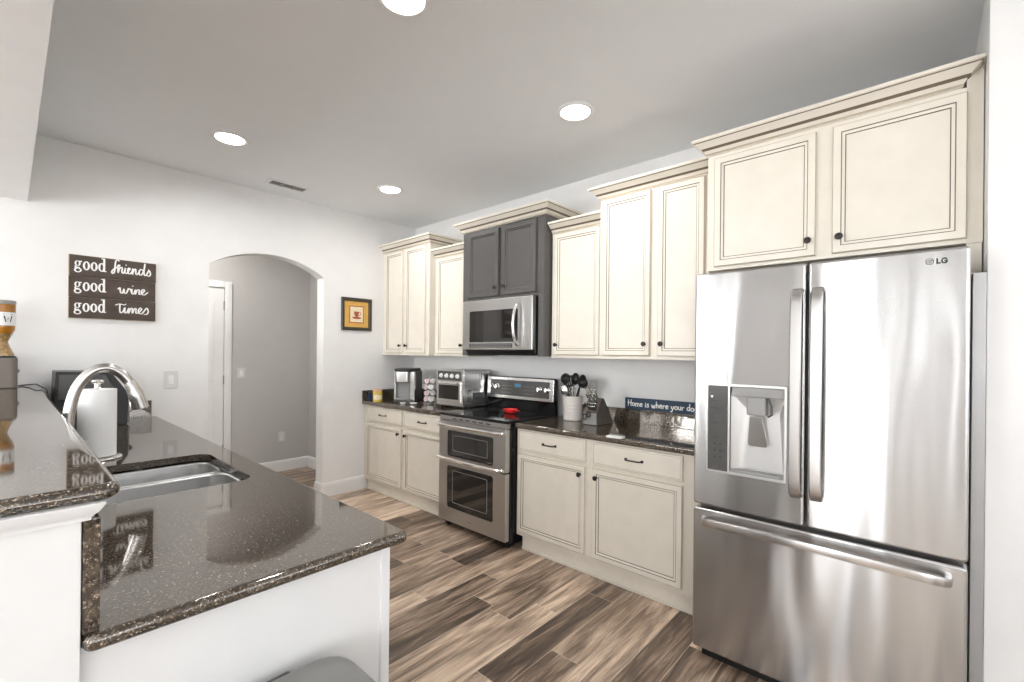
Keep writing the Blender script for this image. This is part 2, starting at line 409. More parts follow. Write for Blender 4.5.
# hall beyond the arch
HY = 5.63
struct('wall_hall_back', boxm(-.6, 2.62, HY, HY+.12, 0, H), 'hall')
struct('wall_hall_right', boxm(2.49, 2.61, D+.14, HY, 0, H), 'hall')
struct('wall_hall_left', boxm(-.72, -.6, D+.14, HY+.12, 0, H), 'hall')
BBP = [(0, .015, 0), (.0, .015, .095), (0, .008, .112), (0, .008, .125), (0, 0, .13)]
def baseboard(name, p0, p1, nrm, h=.135, cap=True):
    """runs p0->p1 on the wall, sticking out along nrm"""
    bm = new(); prof = [(0, 0), (.016, 0), (.016, h*.76), (.010, h*.84), (.010, h*.93), (.004, h), (0, h)]
    n = Vector((*nrm, 0))
    rings = [[Vector((*p, 0))+n*a+Vector((0, 0, z)) for a, z in prof] for p in (p0, p1)]
    loft(bm, rings); return struct(name, bm, 'trim')
baseboard('baseboard_hall_back', (1.64, HY), (2.49, HY), (0, -1), .13)
baseboard('baseboard_hall_right', (2.49, D+.14), (2.49, HY), (-1, 0), .13)
baseboard('baseboard_far', (AX1, D), (2.54, D), (0, -1), .135)
baseboard('baseboard_arch', (AX1, D-.016), (AX1, D+.14), (-1, 0), .135)
baseboard('baseboard_far_left', (.74, D), (AX0, D), (0, -1), .135)
baseboard('baseboard_arch_left', (AX0, D-.016), (AX0, D+.14), (1, 0), .135)
# hall door with casing
bm = new(); mp = lambda a, b, h: (a, h, b)
for q in ((.73, .80, 0, 2.16), (1.565, 1.635, 0, 2.16), (.80, 1.565, 2.09, 2.16)):
    box(bm, q[0], q[1], HY-.02, HY, q[2], q[3], bev=.004)
    box(bm, q[0]+.018, q[1]-.018, HY-.026, HY-.018, q[2] if q[2] else 0, q[3]-.018, bev=.002)
struct('trim_1', bm, 'trim')
bm = new(); box(bm, .805, 1.56, HY-.012, HY, .01, 2.085, bev=.002)
for z0, z1 in ((.22, .95), (1.08, 1.92)):
    for x0, x1 in ((.9, 1.13), (1.24, 1.47)):
        box(bm, x0, x1, HY-.016, HY-.010, z0, z1, bev=.004)
dr = struct('door_1', bm, 'trim')
bm = new(); lathe(bm, (.87, HY-.012, 1.0), [(.03, 0), (.03, .008), (.012, .012), (.012, .035), (.026, .045), (.028, .06), (.015, .07)], 16, (0, -1, 0))
finish('door_handle', bm, 'nickel', dr)
for z in (.35, 1.1, 1.9):
    finish('hinge', boxm(1.553, 1.567, HY-.018, HY-.010, z-.045, z+.045, bev=.002), 'nickel', dr)

# pony wall carrying the bar
struct('wall_peninsula', boxm(-.09, .088, 1.088, D, 0, 1.148, bev=.003), 'wall')
def ring_mould():
    bm = new(); prof = [(.0, 1.118), (.010, 1.118), (.011, 1.123), (.014, 1.127), (.020, 1.133), (.028, 1.146), (.028, 1.1488), (0, 1.1488)]
    rings = []
    for o, z in prof:
        rings.append([(-.0905-o, D, z), (-.0905-o, 1.0875-o, z), (.0885+o, 1.0875-o, z), (.0885+o, D, z)])
    vr = [[bm.verts.new(p) for p in r] for r in rings]
    for a, b in zip(vr[:-1], vr[1:]):
        for i in range(3): bm.faces.new((a[i], a[i+1], b[i+1], b[i]))
    return bm
struct('trim_2', ring_mould(), 'trim')

# ------------------------------------------------------------------ doors, knobs, crown
def raised_panel(bm, y0, y1, z0, z1, xf, fr=.043, th=.02, drawer=False):
    """door leaf, front at x=xf, back at xf+th; material 0 paint, 1 dark line, 2 soft line"""
    if drawer: P = [(0, 0, 0), (0, th-.004, 0), (.004, th, 0), (.010, th, 0), (.0125, th-.0015, 2), (.016, th, 0)]
    else:
        P = [(0, 0, 0), (0, th-.004, 0), (.003, th-.001, 2), (.0055, th, 0), (fr-.012, th, 0), (fr-.0085, th-.003, 1), (fr-.004, th-.004, 0),
             (fr+.002, th-.006, 0), (fr+.0055, th-.009, 1), (fr+.013, th-.008, 0)]
    rings = [[(xf+th-d, a, b) for a, b in ((y0+i, z0+i), (y1-i, z0+i), (y1-i, z1-i), (y0+i, z1-i))] for i, d, m in P]
    loft(bm, rings, [P[k+1][2] for k in range(len(P)-1)])
def knob(parent, y, z, xf, mat='bronze'):
    bm = new(); lathe(bm, (xf, y, z), [(.008, 0), (.006, .004), (.005, .014), (.013, .018), (.0155, .023), (.013, .028), (.004, .030)], 16, (-1, 0, 0))
    return finish('knob', bm, mat, parent)
def pull(parent, y, z, xf):
    bm = new(); w = .052
    pts = catmull([(xf, y-w, z), (xf-.016, y-w*.96, z), (xf-.026, y-w*.7, z), (xf-.028, y, z), (xf-.026, y+w*.7, z), (xf-.016, y+w*.96, z), (xf, y+w, z)], 4)
    tube(bm, pts, .0048, 8)
    for s in (-1, 1): lathe(bm, (xf, y+s*w, z), [(.009, 0), (.009, .004), (.005, .007)], 12, (-1, 0, 0))
    return finish('handle', bm, 'bronze', parent)
CP = [(.000, 0, 0), (.008, .004, 0), (.008, .014, 2), (.012, .018, 0), (.018, .028, 0), (.028, .038, 1), (.032, .041, 0), (.043, .052, 0), (.056, .062, 0), (.058, .066, 1), (.064, .069, 0), (.064, .080, 0), (.062, .083, 0)]
def crown(parent, xf, y0, y1, z, xb, left, right, mats=('cream', 'glaze', 'glaze2'), s=1.0):
    bm = new(); rings = []
    for o, h, m in CP:
        o *= s; h *= s
        r = []
        r += [(xb, y0-o, z+h), (xf-o, y0-o, z+h)] if right else [(xb, y0, z+h), (xf-o, y0, z+h)]
        r += [(xf-o, y1+o, z+h), (xb, y1+o, z+h)] if left else [(xf-o, y1, z+h), (xb, y1, z+h)]
        rings.append(r)
    loft(bm, rings, [CP[k+1][2] for k in range(len(CP)-1)])
    return finish('crown_moulding', bm, list(mats), parent, angle=20)
CM = ['cream', 'glaze', 'glaze2']; DM = ['dark', 'darkline', 'darkline']
def cab_carcass(parent, xf, y0, y1, z0, z1, mat='cream', name='cabinet_body', rail=True):
    bm = new(); box(bm, xf, W, y0, y1, z0, z1, bev=.002)
    if rail: box(bm, xf-.006, xf+.02, y0, y1, z0-.002, z0+.018, bev=.003)
    return finish(name, bm, [mat], parent)
def upper(label, xo, y0, y1, z0, z1, doors, cl, cr, mats=CM, group='wall cabinets along the kitchen wall', dz0=.022, dz1=.008, knob_mat='bronze', name='upper_cabinet', s=1.0):
    xf = W-xo
    t = thing(name, label, 'cabinet', (xf, (y0+y1)/2, z0), group)
    cab_carcass(t, xf, y0, y1, z0, z1, mats[0])
    crown(t, xf, y0, y1, z1, W, cl, cr, s=s)
    for (a, b, kside) in doors:
        bm = new(); raised_panel(bm, a, b, z0+dz0, z1-dz1, xf-.02)
        d = finish('door', bm, list(mats), t, angle=15)
        ky = (a+.03 if kside == 'r' else b-.03)
        knob(d, ky, z0+dz0+.075, xf-.02, knob_mat)
    return t

upper('tall cream two-door wall cabinet in the corner beside the framed picture', .40, 3.53, D, 1.385, 2.462,
      [(3.95, 4.265, 'r'), (3.575, 3.905, 'l')], False, True)
upper('short cream single-door wall cabinet between corner cabinet and charcoal cabinet', .33, 3.05, 3.53, 1.385, 2.318,
      [(3.09, 3.485, 'r')], False, False)
upper('short cream single-door wall cabinet right of the charcoal cabinet', .33, 1.655, 2.115, 1.385, 2.318,
      [(1.69, 2.085, 'l')], False, False)
upper('tall cream two-door wall cabinet next to the refrigerator', .40, .93, 1.655, 1.385, 2.458,
      [(1.285, 1.625, 'r'), (.955, 1.235, 'l')], True, True)
# charcoal cabinet
t = thing('microwave_cabinet', 'charcoal grey two-door cabinet with cream crown above the microwave', 'cabinet', (W-.40, 2.59, 1.39))
xf = W-.40
bm = new(); box(bm, xf, W, 2.13, 3.05, 1.862, 2.462, bev=.002); finish('cabinet_body', bm, 'dark', t)
bm = new(); box(bm, xf, W, 2.13, 2.195, 1.392, 1.862, bev=.002); box(bm, xf-.004, xf+.01, 2.138, 2.150, 1.40, 2.45, bev=.002); finish('side_panel', bm, 'dark', t)
bm = new(); box(bm, xf, W, 2.985, 3.05, 1.392, 1.862, bev=.002); finish('side_panel', bm, 'dark', t)
crown(t, xf, 2.125, 3.05, 2.466, W, True, True)
for (a, b, ks) in ((2.60, 2.97, 'r'), (2.205, 2.565, 'l')):
    bm = new(); raised_panel(bm, a, b, 1.885, 2.448, xf-.02, fr=.05)
    d = finish('door', bm, DM, t, angle=15)
    knob(d, a+.03 if ks == 'r' else b-.03, 1.955, xf-.02, 'black')

# refrigerator cabinet
xf = W-.64
t = thing('refrigerator_cabinet', 'deep cream two-door cabinet above the refrigerator', 'cabinet', (xf, .37, 1.855))
bm = new(); box(bm, xf, W, -.105, .86, 1.855, 2.455, bev=.002); box(bm, xf+.002, W, -.152, -.1051, 1.855, 2.53); finish('cabinet_body', bm, 'cream', t)
bm = new(); prism(bm, [(-.150, 1.72), (-.135, 1.72), (-.118, 1.7), (-.108, 1.855), (-.150, 1.855)], lambda a, b, h: (h, a, b), xf+.01, xf+.06); finish('bracket', bm, 'cream', t)
crown(t, xf, -.088, .86, 2.455, W, True, True, s=1.0)
for (a, b, ks) in ((.378, .822, 'r'), (-.128+.02, .317, 'l')):
    bm = new(); raised_panel(bm, a, b, 1.872, 2.432, xf-.02)
    d = finish('door', bm, CM, t, angle=15); knob(d, a+.028 if ks == 'r' else b-.028, 1.940, xf-.02)

bm = new(); box(bm, 2.315, 2.46, -.1535, -.1185, .02, 1.72, bev=.002); finish('side_filler', bm, 'silver', t)
# base cabinets
def base_cab(label, y0, y1, cols, toe0, toe1, name='base_cabinet'):
    xf = W-.61
    t = thing(name, label, 'cabinet', (xf, (y0+y1)/2, 0), 'base cabinets under the granite')
    bm = new(); box(bm, xf, W-.001, y0, y1, .10, .874, bev=.002)
    finish('cabinet_body', bm, 'cream', t)
    bm = new(); box(bm, xf+.022, W-.001, toe0, toe1, 0, .105); box(bm, xf+.010, xf+.022, toe0, toe1, 0, .02, bev=.004)
    finish('toe_kick', bm, 'cream', t)
    for (a, b, ks) in cols:
        bm = new(); raised_panel(bm, a, b, .132, .695, xf-.02); d = finish('door', bm, CM, t, angle=15)
        knob(d, a+.035 if ks == 'r' else b-.035, .642, xf-.02)
        bm = new(); raised_panel(bm, a, b, .722, .862, xf-.02, drawer=True); d = finish('drawer', bm, CM, t, angle=15)
        pull(d, (a+b)/2, .792, xf-.02)
    return t
base_cab('cream two-door two-drawer base cabinet in the far corner left of the range', 2.985, D-.001, [(3.645, 4.262, 'r'), (3.03, 3.60, 'l')], 2.985, D-.04)
base_cab('cream two-door two-drawer base cabinet between range and refrigerator', .87, 2.205, [(1.612, 2.183, 'r'), (.985, 1.560, 'l')], .87, 2.165)

# ------------------------------------------------------------------ counters
def counter(label, y0, y1, endwall, name='kitchen_counter'):
    t = thing(name, label, 'countertop', (W-.3, (y0+y1)/2, .914), 'granite counters along the kitchen wall')
    bm = new(); slab(bm, W-.645, W-.002, y0, y1, .875, .914, r=.004, edge=.012, eseg=4); finish('worktop', bm, 'granite', t)
    bm = new(); box(bm, W-.022, W-.002, y0, y1-(0 if not endwall else .001), .9145, 1.015, bev=.003)
    if endwall: box(bm, W-.645, W-.022, y1-.022, y1-.001, .9145, 1.015, bev=.003)
    finish('backsplash', bm, 'granite', t)
    return t
counter('dark granite counter in the far corner left of the range', 2.982, D-.002, True)
counter('dark granite counter between the range and the refrigerator', .87, 2.205, False)

# peninsula
PT = thing('peninsula_counter', 'polished brown granite peninsula counter with the sink cut into it', 'countertop', (.42, 2.7, .914))
SX0, SX1, SY0, SY1 = .17, .655, 1.955, 2.60
bm = new(); slab(bm, .0905, .760, 1.072, D-.002, .884, .914, r=.018, edge=.0125, eseg=5, hole=(SX0, SX1, SY0, SY1, .06)); finish('worktop', bm, 'granite', PT)
bm = new(); box(bm, .0895, .113, 1.090, D-.003, .9145, 1.117, bev=.002); box(bm, .113, .725, D-.024, D-.003, .9145, 1.035, bev=.003); finish('backsplash', bm, 'granite', PT)
t = thing('peninsula_cabinet', 'white painted cabinet base of the peninsula with plain end panel', 'cabinet', (.4, 2.7, 0))
bm = new(); box(bm, .0885, .71, 1.112, 1.13, 0, .883); finish('end_panel', bm, 'wall', t)
bm = new(); box(bm, .0885, .105, 1.13, D-.02, 0, .883); finish('back_panel', bm, 'trim', t)
bm = new(); box(bm, .676, .70, 1.13, D-.02, .1, .883); finish('front_panel', bm, 'trim', t)
bm = new(); box(bm, .105, .676, 1.13, D-.02, .1, .12); finish('bottom_panel', bm, 'trim', t)
bm = new(); box(bm, .692, .720, 1.104, 1.17, 0, .883, bev=.004); finish('corner_trim', bm, 'trim', t)
bm = new(); box(bm, .62, .64, 1.14, D-.02, 0, .1); finish('toe_kick', bm, 'trim', t)

# bar top
bm = new(); slab(bm, -.36, .140, 1.070, D-.002, 1.1490, 1.177, r=.03, edge=.0138, eseg=5)
solo('bar_counter', bm, 'granite', 'raised granite bar top on the white half wall at left', 'countertop')

# sink
t = thing('kitchen_sink', 'double bowl stainless steel sink set in the peninsula counter', 'sink', ((SX0+SX1)/2, (SY0+SY1)/2, .874))
def bowl(y0, y1, depth):
    bm = new(); lv = []
    a0, a1, b0, b1 = SX0-.002, SX1+.002, y0, y1
    for ins, z, r in ((0, .8738, .062), (.006, .868, .058), (.010, .80, .055), (.016, .874-depth+.03, .055), (.03, .874-depth+.008, .05), (.06, .874-depth, .04)):
        lv.append([(x, y, z) for x, y in rrect(a0+ins, a1-ins, b0+ins, b1-ins, r, 6)])
    loft(bm, lv, cap0=False)
    return bm
YM = 2.335
finish('bowl', bowl(SY0-.002, YM-.010, .20), 'sink', t); finish('bowl', bowl(YM+.010, SY1+.002, .18), 'sink', t)
bm = new()
slab(bm, SX0-.02, SX1+.005, SY0-.004, YM+.0, .866, .8742, r=.06, edge=.001, eseg=1, hole=(SX0-.001, SX1+.001, SY0, YM-.012, .06))
slab(bm, SX0-.02, SX1+.005, YM+.0, SY1+.004, .866, .8742, r=.06, edge=.001, eseg=1, hole=(SX0-.001, SX1+.001, YM+.012, SY1, .06))
finish('rim', bm, 'sink', t)
for yy in ((SY0+YM)/2, (SY1+YM)/2):
    bm = new(); lathe(bm, (.40, yy, .68), [(.045, 0), (.045, .006), (.035, .008), (.03, .002), (.01, .002)], 20); finish('drain', bm, 'nickel', t)

# faucet
t = thing('kitchen_faucet', 'brushed nickel gooseneck faucet rising beside the sink', 'faucet', (.165, 2.40, .914))
bm = new(); lathe(bm, (.152, 2.40, .9145), [(.030, 0), (.030, .006), (.022, .012), (.018, .03), (.018, .05)], 24); finish('base', bm, 'nickel', t)
pts = catmull([(.152, 2.40, .95), (.152, 2.40, 1.08), (.155, 2.40, 1.17), (.175, 2.40, 1.265), (.215, 2.40, 1.325), (.262, 2.40, 1.342), (.305, 2.40, 1.318), (.335, 2.40, 1.275)], 6)
bm = new(); tube(bm, pts, .0185, 18); finish('spout', bm, 'nickel', t)
pts = catmull([(.330, 2.40, 1.285), (.345, 2.40, 1.252), (.358, 2.40, 1.215), (.369, 2.40, 1.175)], 4)
nn = len(pts); bm = new(); tube(bm, pts, .02, 18, radii=[.0190+.008*min(1, i/(nn*.5)) for i in range(nn)])
tube(bm, [(.342, 2.40, 1.235), (.336, 2.40, 1.19), (.338, 2.40, 1.165)], .004, 8); finish('spray_head', bm, 'nickel', t)
bm = new(); lathe(bm, (.152, 2.385, .985), [(.013, 0), (.013, .03), (.010, .036)], 16, (0, -1, 0)); tube(bm, [(.152, 2.36, .985), (.150, 2.352, 1.03), (.148, 2.345, 1.075)], .006, 10); finish('lever', bm, 'nickel', t)
# soap dispenser in front of the faucet
t = thing('soap_dispenser', 'small clear and chrome soap pump between faucet and bar', 'soap dispenser', (.155, 2.22, .9145))
MT['clear'] = simple('clear_plastic', (.85, .86, .86), .1, trans=.6)
bm = new(); lathe(bm, (.158, 2.22, .9146), [(.024, 0), (.026, .01), (.026, .10), (.012, .12), (.012, .13)], 20); finish('bottle', bm, 'clear', t)
bm = new(); lathe(bm, (.158, 2.22, 1.0446), [(.006, 0), (.006, .03), (.016, .032), (.018, .05), (.01, .055)], 16); tube(bm, [(.158, 2.22, 1.09), (.19, 2.21, 1.085)], .005, 8); finish('pump', bm, 'white', t)

# paper towel holder with roll
t = thing('paper_towel_holder', 'chrome paper towel stand behind the sink', 'paper towel holder', (.275, 2.81, .9145))
bm = new(); lathe(bm, (.275, 2.81, .9146), [(.088, 0), (.090, .004), (.088, .009), (.03, .012), (.012, .014)], 36); finish('base', bm, 'chrome', t)
bm = new(); lathe(bm, (.275, 2.81, .928), [(.006, 0), (.006, .315), (.008, .32)], 14)
lathe(bm, (.275, 2.81, 1.236), [(.014, 0), (.010, .006), (.010, .02), (.021, .024), (.023, .032), (.019, .038), (.008, .041)], 20); finish('rod', bm, 'chrome', t)
bm = new()
lathe(bm, (.275, 2.81, .9285), [(.018, 0), (.0665, .0), (.068, .004), (.068, .300), (.0665, .304), (.02, .304), (.018, .29)], 48, caps=False)
box(bm, .2755, .3435, 2.808, 2.8095, .930, 1.232)
solo('paper_towel_roll', bm, 'paper', 'white roll of paper towels on the chrome stand behind the sink', 'paper towels')

# black countertop appliance in the corner of the peninsula
t = thing('bread_box', 'black slope-topped countertop box in the corner behind the faucet', 'bread box', (.35, 4.05, .9145))
bm = new(); prism(bm, [(.185, .9146), (.54, .9146), (.545, 1.12), (.455, 1.265), (.195, 1.275)], lambda a, b, h: (a, h, b), 3.96, 4.29, bev=.006); finish('body', bm, 'black', t)
bm = new(); prism(bm, [(.205, 1.10), (.47, 1.10), (.475, 1.15), (.425, 1.25), (.212, 1.256)], lambda a, b, h: (a, h, b), 3.950, 3.961, bev=.004); finish('door', bm, 'dkgrey', t)
bm = new(); box(bm, .505, .555, 4.0, 4.27, .93, 1.105, bev=.004); finish('side_panel', bm, 'grey', t)
bm = new(); tube(bm, [(.562, 4.02, 1.09), (.575, 4.05, 1.09), (.575, 4.2, 1.09), (.562, 4.24, 1.09)], .008, 8); finish('handle', bm, 'black', t)

# bar-end items: speaker box, bottle, cable
t = thing('speaker_box', 'grey brown fabric speaker box on the bar against the far wall', 'speaker', (-.06, 4.15, 1.17))
MT['taupe'] = simple('taupe_fabric', (.20, .175, .15), .8, bump=.5, bscale=500)
bm = new(); slab(bm, -.19, .038, 4.03, 4.25, 1.1712, 1.352, r=.03, edge=.006); finish('body', bm, 'taupe', t)
bm = new(); slab(bm, -.185, .033, 4.035, 4.245, 1.352, 1.362, r=.028, edge=.004); finish('top_cap', bm, 'black', t)
bm = new(); slab(bm, -.185, .033, 4.035, 4.245, 1.1706, 1.1716, r=.028, edge=.0003); finish('foot', bm, 'black', t)
bm = new(); lathe(bm, (.038, 4.13, 1.27), [(.012, 0), (.012, .006), (.008, .009)], 14, (1, 0, 0)); finish('button', bm, 'grey', t); t.location.z += .0072
t = thing('liquor_bottle', 'amber bottle with a waisted glass base standing on the speaker box', 'bottle', (-.025, 4.14, 1.3622))
MT['amber'] = simple('amber_liquid_glass', (.50, .20, .015), .06, noise=.4, scale=14, coat=.6)
MT['cutglass'] = simple('cut_brown_glass', (.42, .27, .12), .1, noise=.6, scale=60, coat=.6)
bm = new(); lathe(bm, (-.028, 4.14, 1.3624), [(.052, 0), (.052, .01), (.034, .055), (.026, .085), (.040, .12), (.046, .135)], 12); finish('glass_foot', bm, 'cutglass', t, angle=5)
bm = new(); lathe(bm, (-.028, 4.14, 1.4974), [(.046, 0), (.054, .02), (.056, .04), (.058, .17), (.056, .176)], 32); finish('body', bm, 'amber', t)
bm = new(); lathe(bm, (-.028, 4.14, 1.6734), [(.0575, 0), (.059, .005), (.059, .02), (.055, .024)], 32); finish('collar', bm, 'grey', t)
bm = new(); lb = []
for z in (1.545, 1.625): lb.append([(-.028+.0592*math.cos(a), 4.14+.0592*math.sin(a), z) for a in [math.radians(-120+i*8) for i in range(16)]])
loft(bm, lb, cap0=False, cap1=False, closed=False); finish('label', bm, 'white', t)
bm = new()
def lab_mp(a, b, h):
    an = math.radians(-62)+a/.0592; return (-.028+(.0592+h)*math.cos(an), 4.14+(.0592+h)*math.sin(an), b)
ribbon(bm, [(-.02, 1.600), (-.012, 1.565), (-.003, 1.592), (.006, 1.565), (.014, 1.600)], .006, lab_mp, .0005, .001, 0)
ribbon(bm, [(-.022, 1.612), (.016, 1.612)], .004, lab_mp, .0005, .001, 0)
finish('label_mark', bm, 'black', t); t.location.z += .0072
bm = new()
cable = catmull([(.044, 4.20, 1.182), (.06, 4.24, 1.182), (.09, 4.18, 1.188), (.115, 4.05, 1.196), (.132, 3.92, 1.188), (.152, 3.82, 1.172), (.160, 3.78, 1.11), (.150, 3.76, 1.03), (.16, 3.74, .925), (.20, 3.82, .918)], 7)
tube(bm, cable, .0038, 8)
solo('power_cable', bm, 'black', 'thin black cable trailing over the bar from the speaker box', 'cable')

# ------------------------------------------------------------------ wall signs, picture, plates
t = thing('friends_sign', 'dark wood plank sign reading good friends good wine good times', 'sign', (.507, D-.01, 1.84))
MT['signwood'] = simple('dark_stained_planks', (.085, .062, .048), .7, noise=.25, scale=18)
MT['signedge'] = simple('pale_wood_edge', (.62, .52, .40), .7)
sx0, sx1, sz0, sz1 = .272, .742, 1.628, 2.060; fy = D-.026
ph = (sz1-sz0)/3
for k in range(3):
    bm = new(); off = (0, -.0015, .001)[k]
    box(bm, sx0+off, sx1+off, fy, D-.012, sz0+k*ph+.0014, sz0+(k+1)*ph-.0014, bev=.001)
    finish('plank', bm, 'signwood', t)
bm = new(); box(bm, sx0-.003, sx1+.001, D-.0125, D-.001, sz0-.003, sz1+.002); finish('backing', bm, 'signedge', t)
smp = lambda a, b, h: (a, fy-h, b)
def ell(bm, cx_, cz, ro, rz, ri, riz, n=28):
    for s in range(n):
        a, b = 2*PI*s/n, 2*PI*(s+1)/n
        q = [(cx_+ro*math.cos(a), cz+rz*math.sin(a)), (cx_+ro*math.cos(b), cz+rz*math.sin(b)), (cx_+ri*math.cos(b), cz+riz*math.sin(b)), (cx_+ri*math.cos(a), cz+riz*math.sin(a))]
        bm.faces.new([bm.verts.new(smp(x, z, .0012)) for x, z in q])
def goodword(bm, x, z):
    rect = lambda a, b, c, d: bm.faces.new([bm.verts.new(smp(p, q, .0013)) for p, q in ((a, c), (b, c), (b, d), (a, d))])
    xh = .060; w = .0185
    ell(bm, x+.0155, z+.042, .0155, .0185, .0060, .0150); ell(bm, x+.017, z-.004, .0195, .0165, .0105, .0095)
    rect(x+.001, x+.009, z+.004, z+.026); rect(x+.008, x+.026, z+.009, z+.0175); rect(x+.024, x+.037, z+.052, z+.060)
    for k in (1, 2, 3): ell(bm, x+.0205+k*.0395, z+xh/2, w, xh/2+.001, .0070, xh/2-.0065)
    rect(x+.146, x+.1575, z, z+.094); rect(x+.137, x+.147, z+.087, z+.094); rect(x+.156, x+.164, z, z+.0075)
bm = new()
for k in range(3): goodword(bm, sx0+.026, sz0+k*ph+.044)
def script(bm, pts, x, z, s, w=.0078):
    for st in pts:
        P = catmull([(a, b, 0) for a, b in st], 6)
        ribbon(bm, [(x+p.x*s, z+p.y*s) for p in P], w, smp, .0004, .0016, wf=lambda t: .62+.55*abs(t.y))
fri = [[(.42, .98), (.30, 1.08), (.20, .9), (.16, .5), (.12, .05), (.02, -.1), (-.04, .05), (.12, .32), (.38, .52), (.46, .66), (.36, .62), (.34, .3), (.36, .02)],
       [(.36, .02), (.46, .40), (.56, .50), (.62, .42), (.60, .12), (.68, .0), (.78, .2), (.82, .46)],
       [(.82, .46), (.80, .10), (.90, .02), (1.02, .22), (1.12, .44), (1.04, .50), (.98, .28), (1.04, .03), (1.18, .06), (1.30, .34)],
       [(1.30, .48), (1.30, .0)], [(1.30, .1), (1.40, .42), (1.50, .44), (1.52, .06), (1.62, .04), (1.74, .26)],
       [(2.00, .42), (1.86, .50), (1.74, .32), (1.76, .04), (1.90, .04), (2.02, .34), (2.10, .72), (2.12, 1.02), (2.06, .4), (2.10, .02), (2.22, .08), (2.36, .40)],
       [(2.36, .52), (2.46, .40), (2.50, .14), (2.40, -.02), (2.26, .04)], [(.86, .70), (.88, .72)]]
wi_ = [[(-.1, .35), (.02, .48), (.06, .1), (.2, .02), (.3, .4), (.32, .08), (.45, .02), (.58, .35), (.62, .48), (.75, .4), (.82, .2), (.86, .46), (.86, .05), (1.0, .05), (1.12, .42), (1.1, .0), (1.22, .36), (1.38, .42), (1.38, .05), (1.55, .1), (1.75, .36), (1.68, .5), (1.55, .35), (1.58, .08), (1.75, .0), (2.0, .25)], [(.9, .72), (.92, .74)]]
ti_ = [[(-.15, .62), (.1, .72), (.4, .66)], [(.12, .72), (.1, .3), (.15, .02), (.3, .1), (.42, .45), (.42, .05), (.55, .06), (.68, .42), (.66, .0), (.78, .36), (.9, .42), (.9, .02), (1.02, .36), (1.14, .42), (1.14, .05), (1.3, .1), (1.5, .36), (1.42, .5), (1.3, .3), (1.34, .06), (1.5, .02), (1.68, .25), (1.84, .52), (1.95, .25), (1.85, .0), (1.68, -.02)], [(.46, .72), (.48, .74)]]
script(bm, fri, sx0+.222, sz0+2*ph+.048, .0860)
script(bm, wi_, sx0+.262, sz0+ph+.048, .080)
script(bm, ti_, sx0+.255, sz0+.050, .088)
finish('lettering', bm, 'letter', t, smooth=False)

# framed picture
t = thing('framed_picture', 'small dark-framed picture of a red cup on a gold mat, beside the arch', 'picture', (2.39, D-.01, 1.80))
x0, x1, z0, z1 = 2.226, 2.556, 1.632, 1.962
MT['frame'] = simple('dark_olive_frame', (.045, .040, .030), .3)
MT['gold'] = simple('gold_mat_board', (.72, .42, .10), .7, noise=.12, scale=25)
MT['parch'] = simple('parchment_print', (.85, .74, .52), .8, noise=.12, scale=40)
MT['rust'] = simple('rust_red_paint', (.45, .10, .05), .7, noise=.2, scale=60)
P = [(0, 0), (0, .02), (.006, .024), (.014, .021), (.026, .022), (.032, .012), (.034, .004)]
bm = new(); rings = [[(a, D-.001-h, b) for a, b in ((x0+i, z0+i), (x1-i, z0+i), (x1-i, z1-i), (x0+i, z1-i))] for i, h in P]
loft(bm, rings, cap1=False); finish('frame', bm, 'frame', t)
bm = new(); box(bm, x0+.033, x1-.033, D-.006, D-.002, z0+.033, z1-.033); finish('mat_board', bm, 'gold', t)
cx_, cz = (x0+x1)/2, (z0+z1)/2-.002
bm = new(); box(bm, cx_-.079, cx_+.079, D-.0078, D-.006, cz-.087, cz+.087); finish('inner_border', bm, 'rust', t)
bm = new(); box(bm, cx_-.070, cx_+.070, D-.0092, D-.0078, cz-.078, cz+.078); finish('print', bm, 'parch', t)
pm = lambda a, b, h: (a, D-.0092-h, b)
bm = new(); prism(bm, [(cx_-.03, cz+.03), (cx_+.025, cz+.03), (cx_+.018, cz-.014), (cx_+.008, cz-.022), (cx_-.012, cz-.022), (cx_-.024, cz-.012)], pm, 0, .0008)
prism(bm, [(cx_+.05*math.cos(2*PI*k/20), cz-.034+.012*math.sin(2*PI*k/20)) for k in range(20)], pm, 0, .0007)
ribbon(bm, [(p.x, p.y) for p in catmull([(cx_+.023, cz+.022, 0), (cx_+.042, cz+.02, 0), (cx_+.042, cz+.0, 0), (cx_+.018, cz-.008, 0)], 5)], .006, pm, 0, .0009)
finish('cup_drawing', bm, 'rust', t, smooth=False)

def plate(label, name, c, axis, w, h, kind, group=None):
    """axis 'y': faces -y at plane c.y ; 'x': faces -x"""
    t = thing(name, label, 'switch' if kind == 'switch' else 'outlet', c, group)
    mp = (lambda a, b, d: (c[0]+a, c[1]-d, c[2]+b)) if axis == 'y' else (lambda a, b, d: (c[0]-d, c[1]+a, c[2]+b))
    bm = new(); slab(bm, -w/2, w/2, -h/2, h/2, .0005, .007, r=.006, edge=.003, mp=mp, eseg=2); finish('wall_plate', bm, 'plate', t)
    if kind == 'switch':
        bm = new(); slab(bm, -.017, .017, -.033, .033, .0068, .009, r=.003, edge=.001, mp=mp, eseg=1); finish('rocker', bm, 'trim', t)
        bm = new(); prism(bm, [(-.006, -.012), (.006, -.012), (.006, .012), (-.006, .012)], mp, .009, .016); finish('toggle', bm, 'white', t)
    else:
        for s in (-1, 1):
            bm = new(); slab(bm, -.016, .016, s*.021-.014, s*.021+.014, .0068, .009, r=.008, edge=.001, mp=mp, eseg=1); o = finish('socket', bm, 'trim', t)
            bm = new()
            for q in (-.006, .006): prism(bm, [(q-.0012, s*.021-.004), (q+.0012, s*.021-.004), (q+.0012, s*.021+.006), (q-.0012, s*.021+.006)], mp, .009, .0094)
            finish('slot', bm, 'black', o)
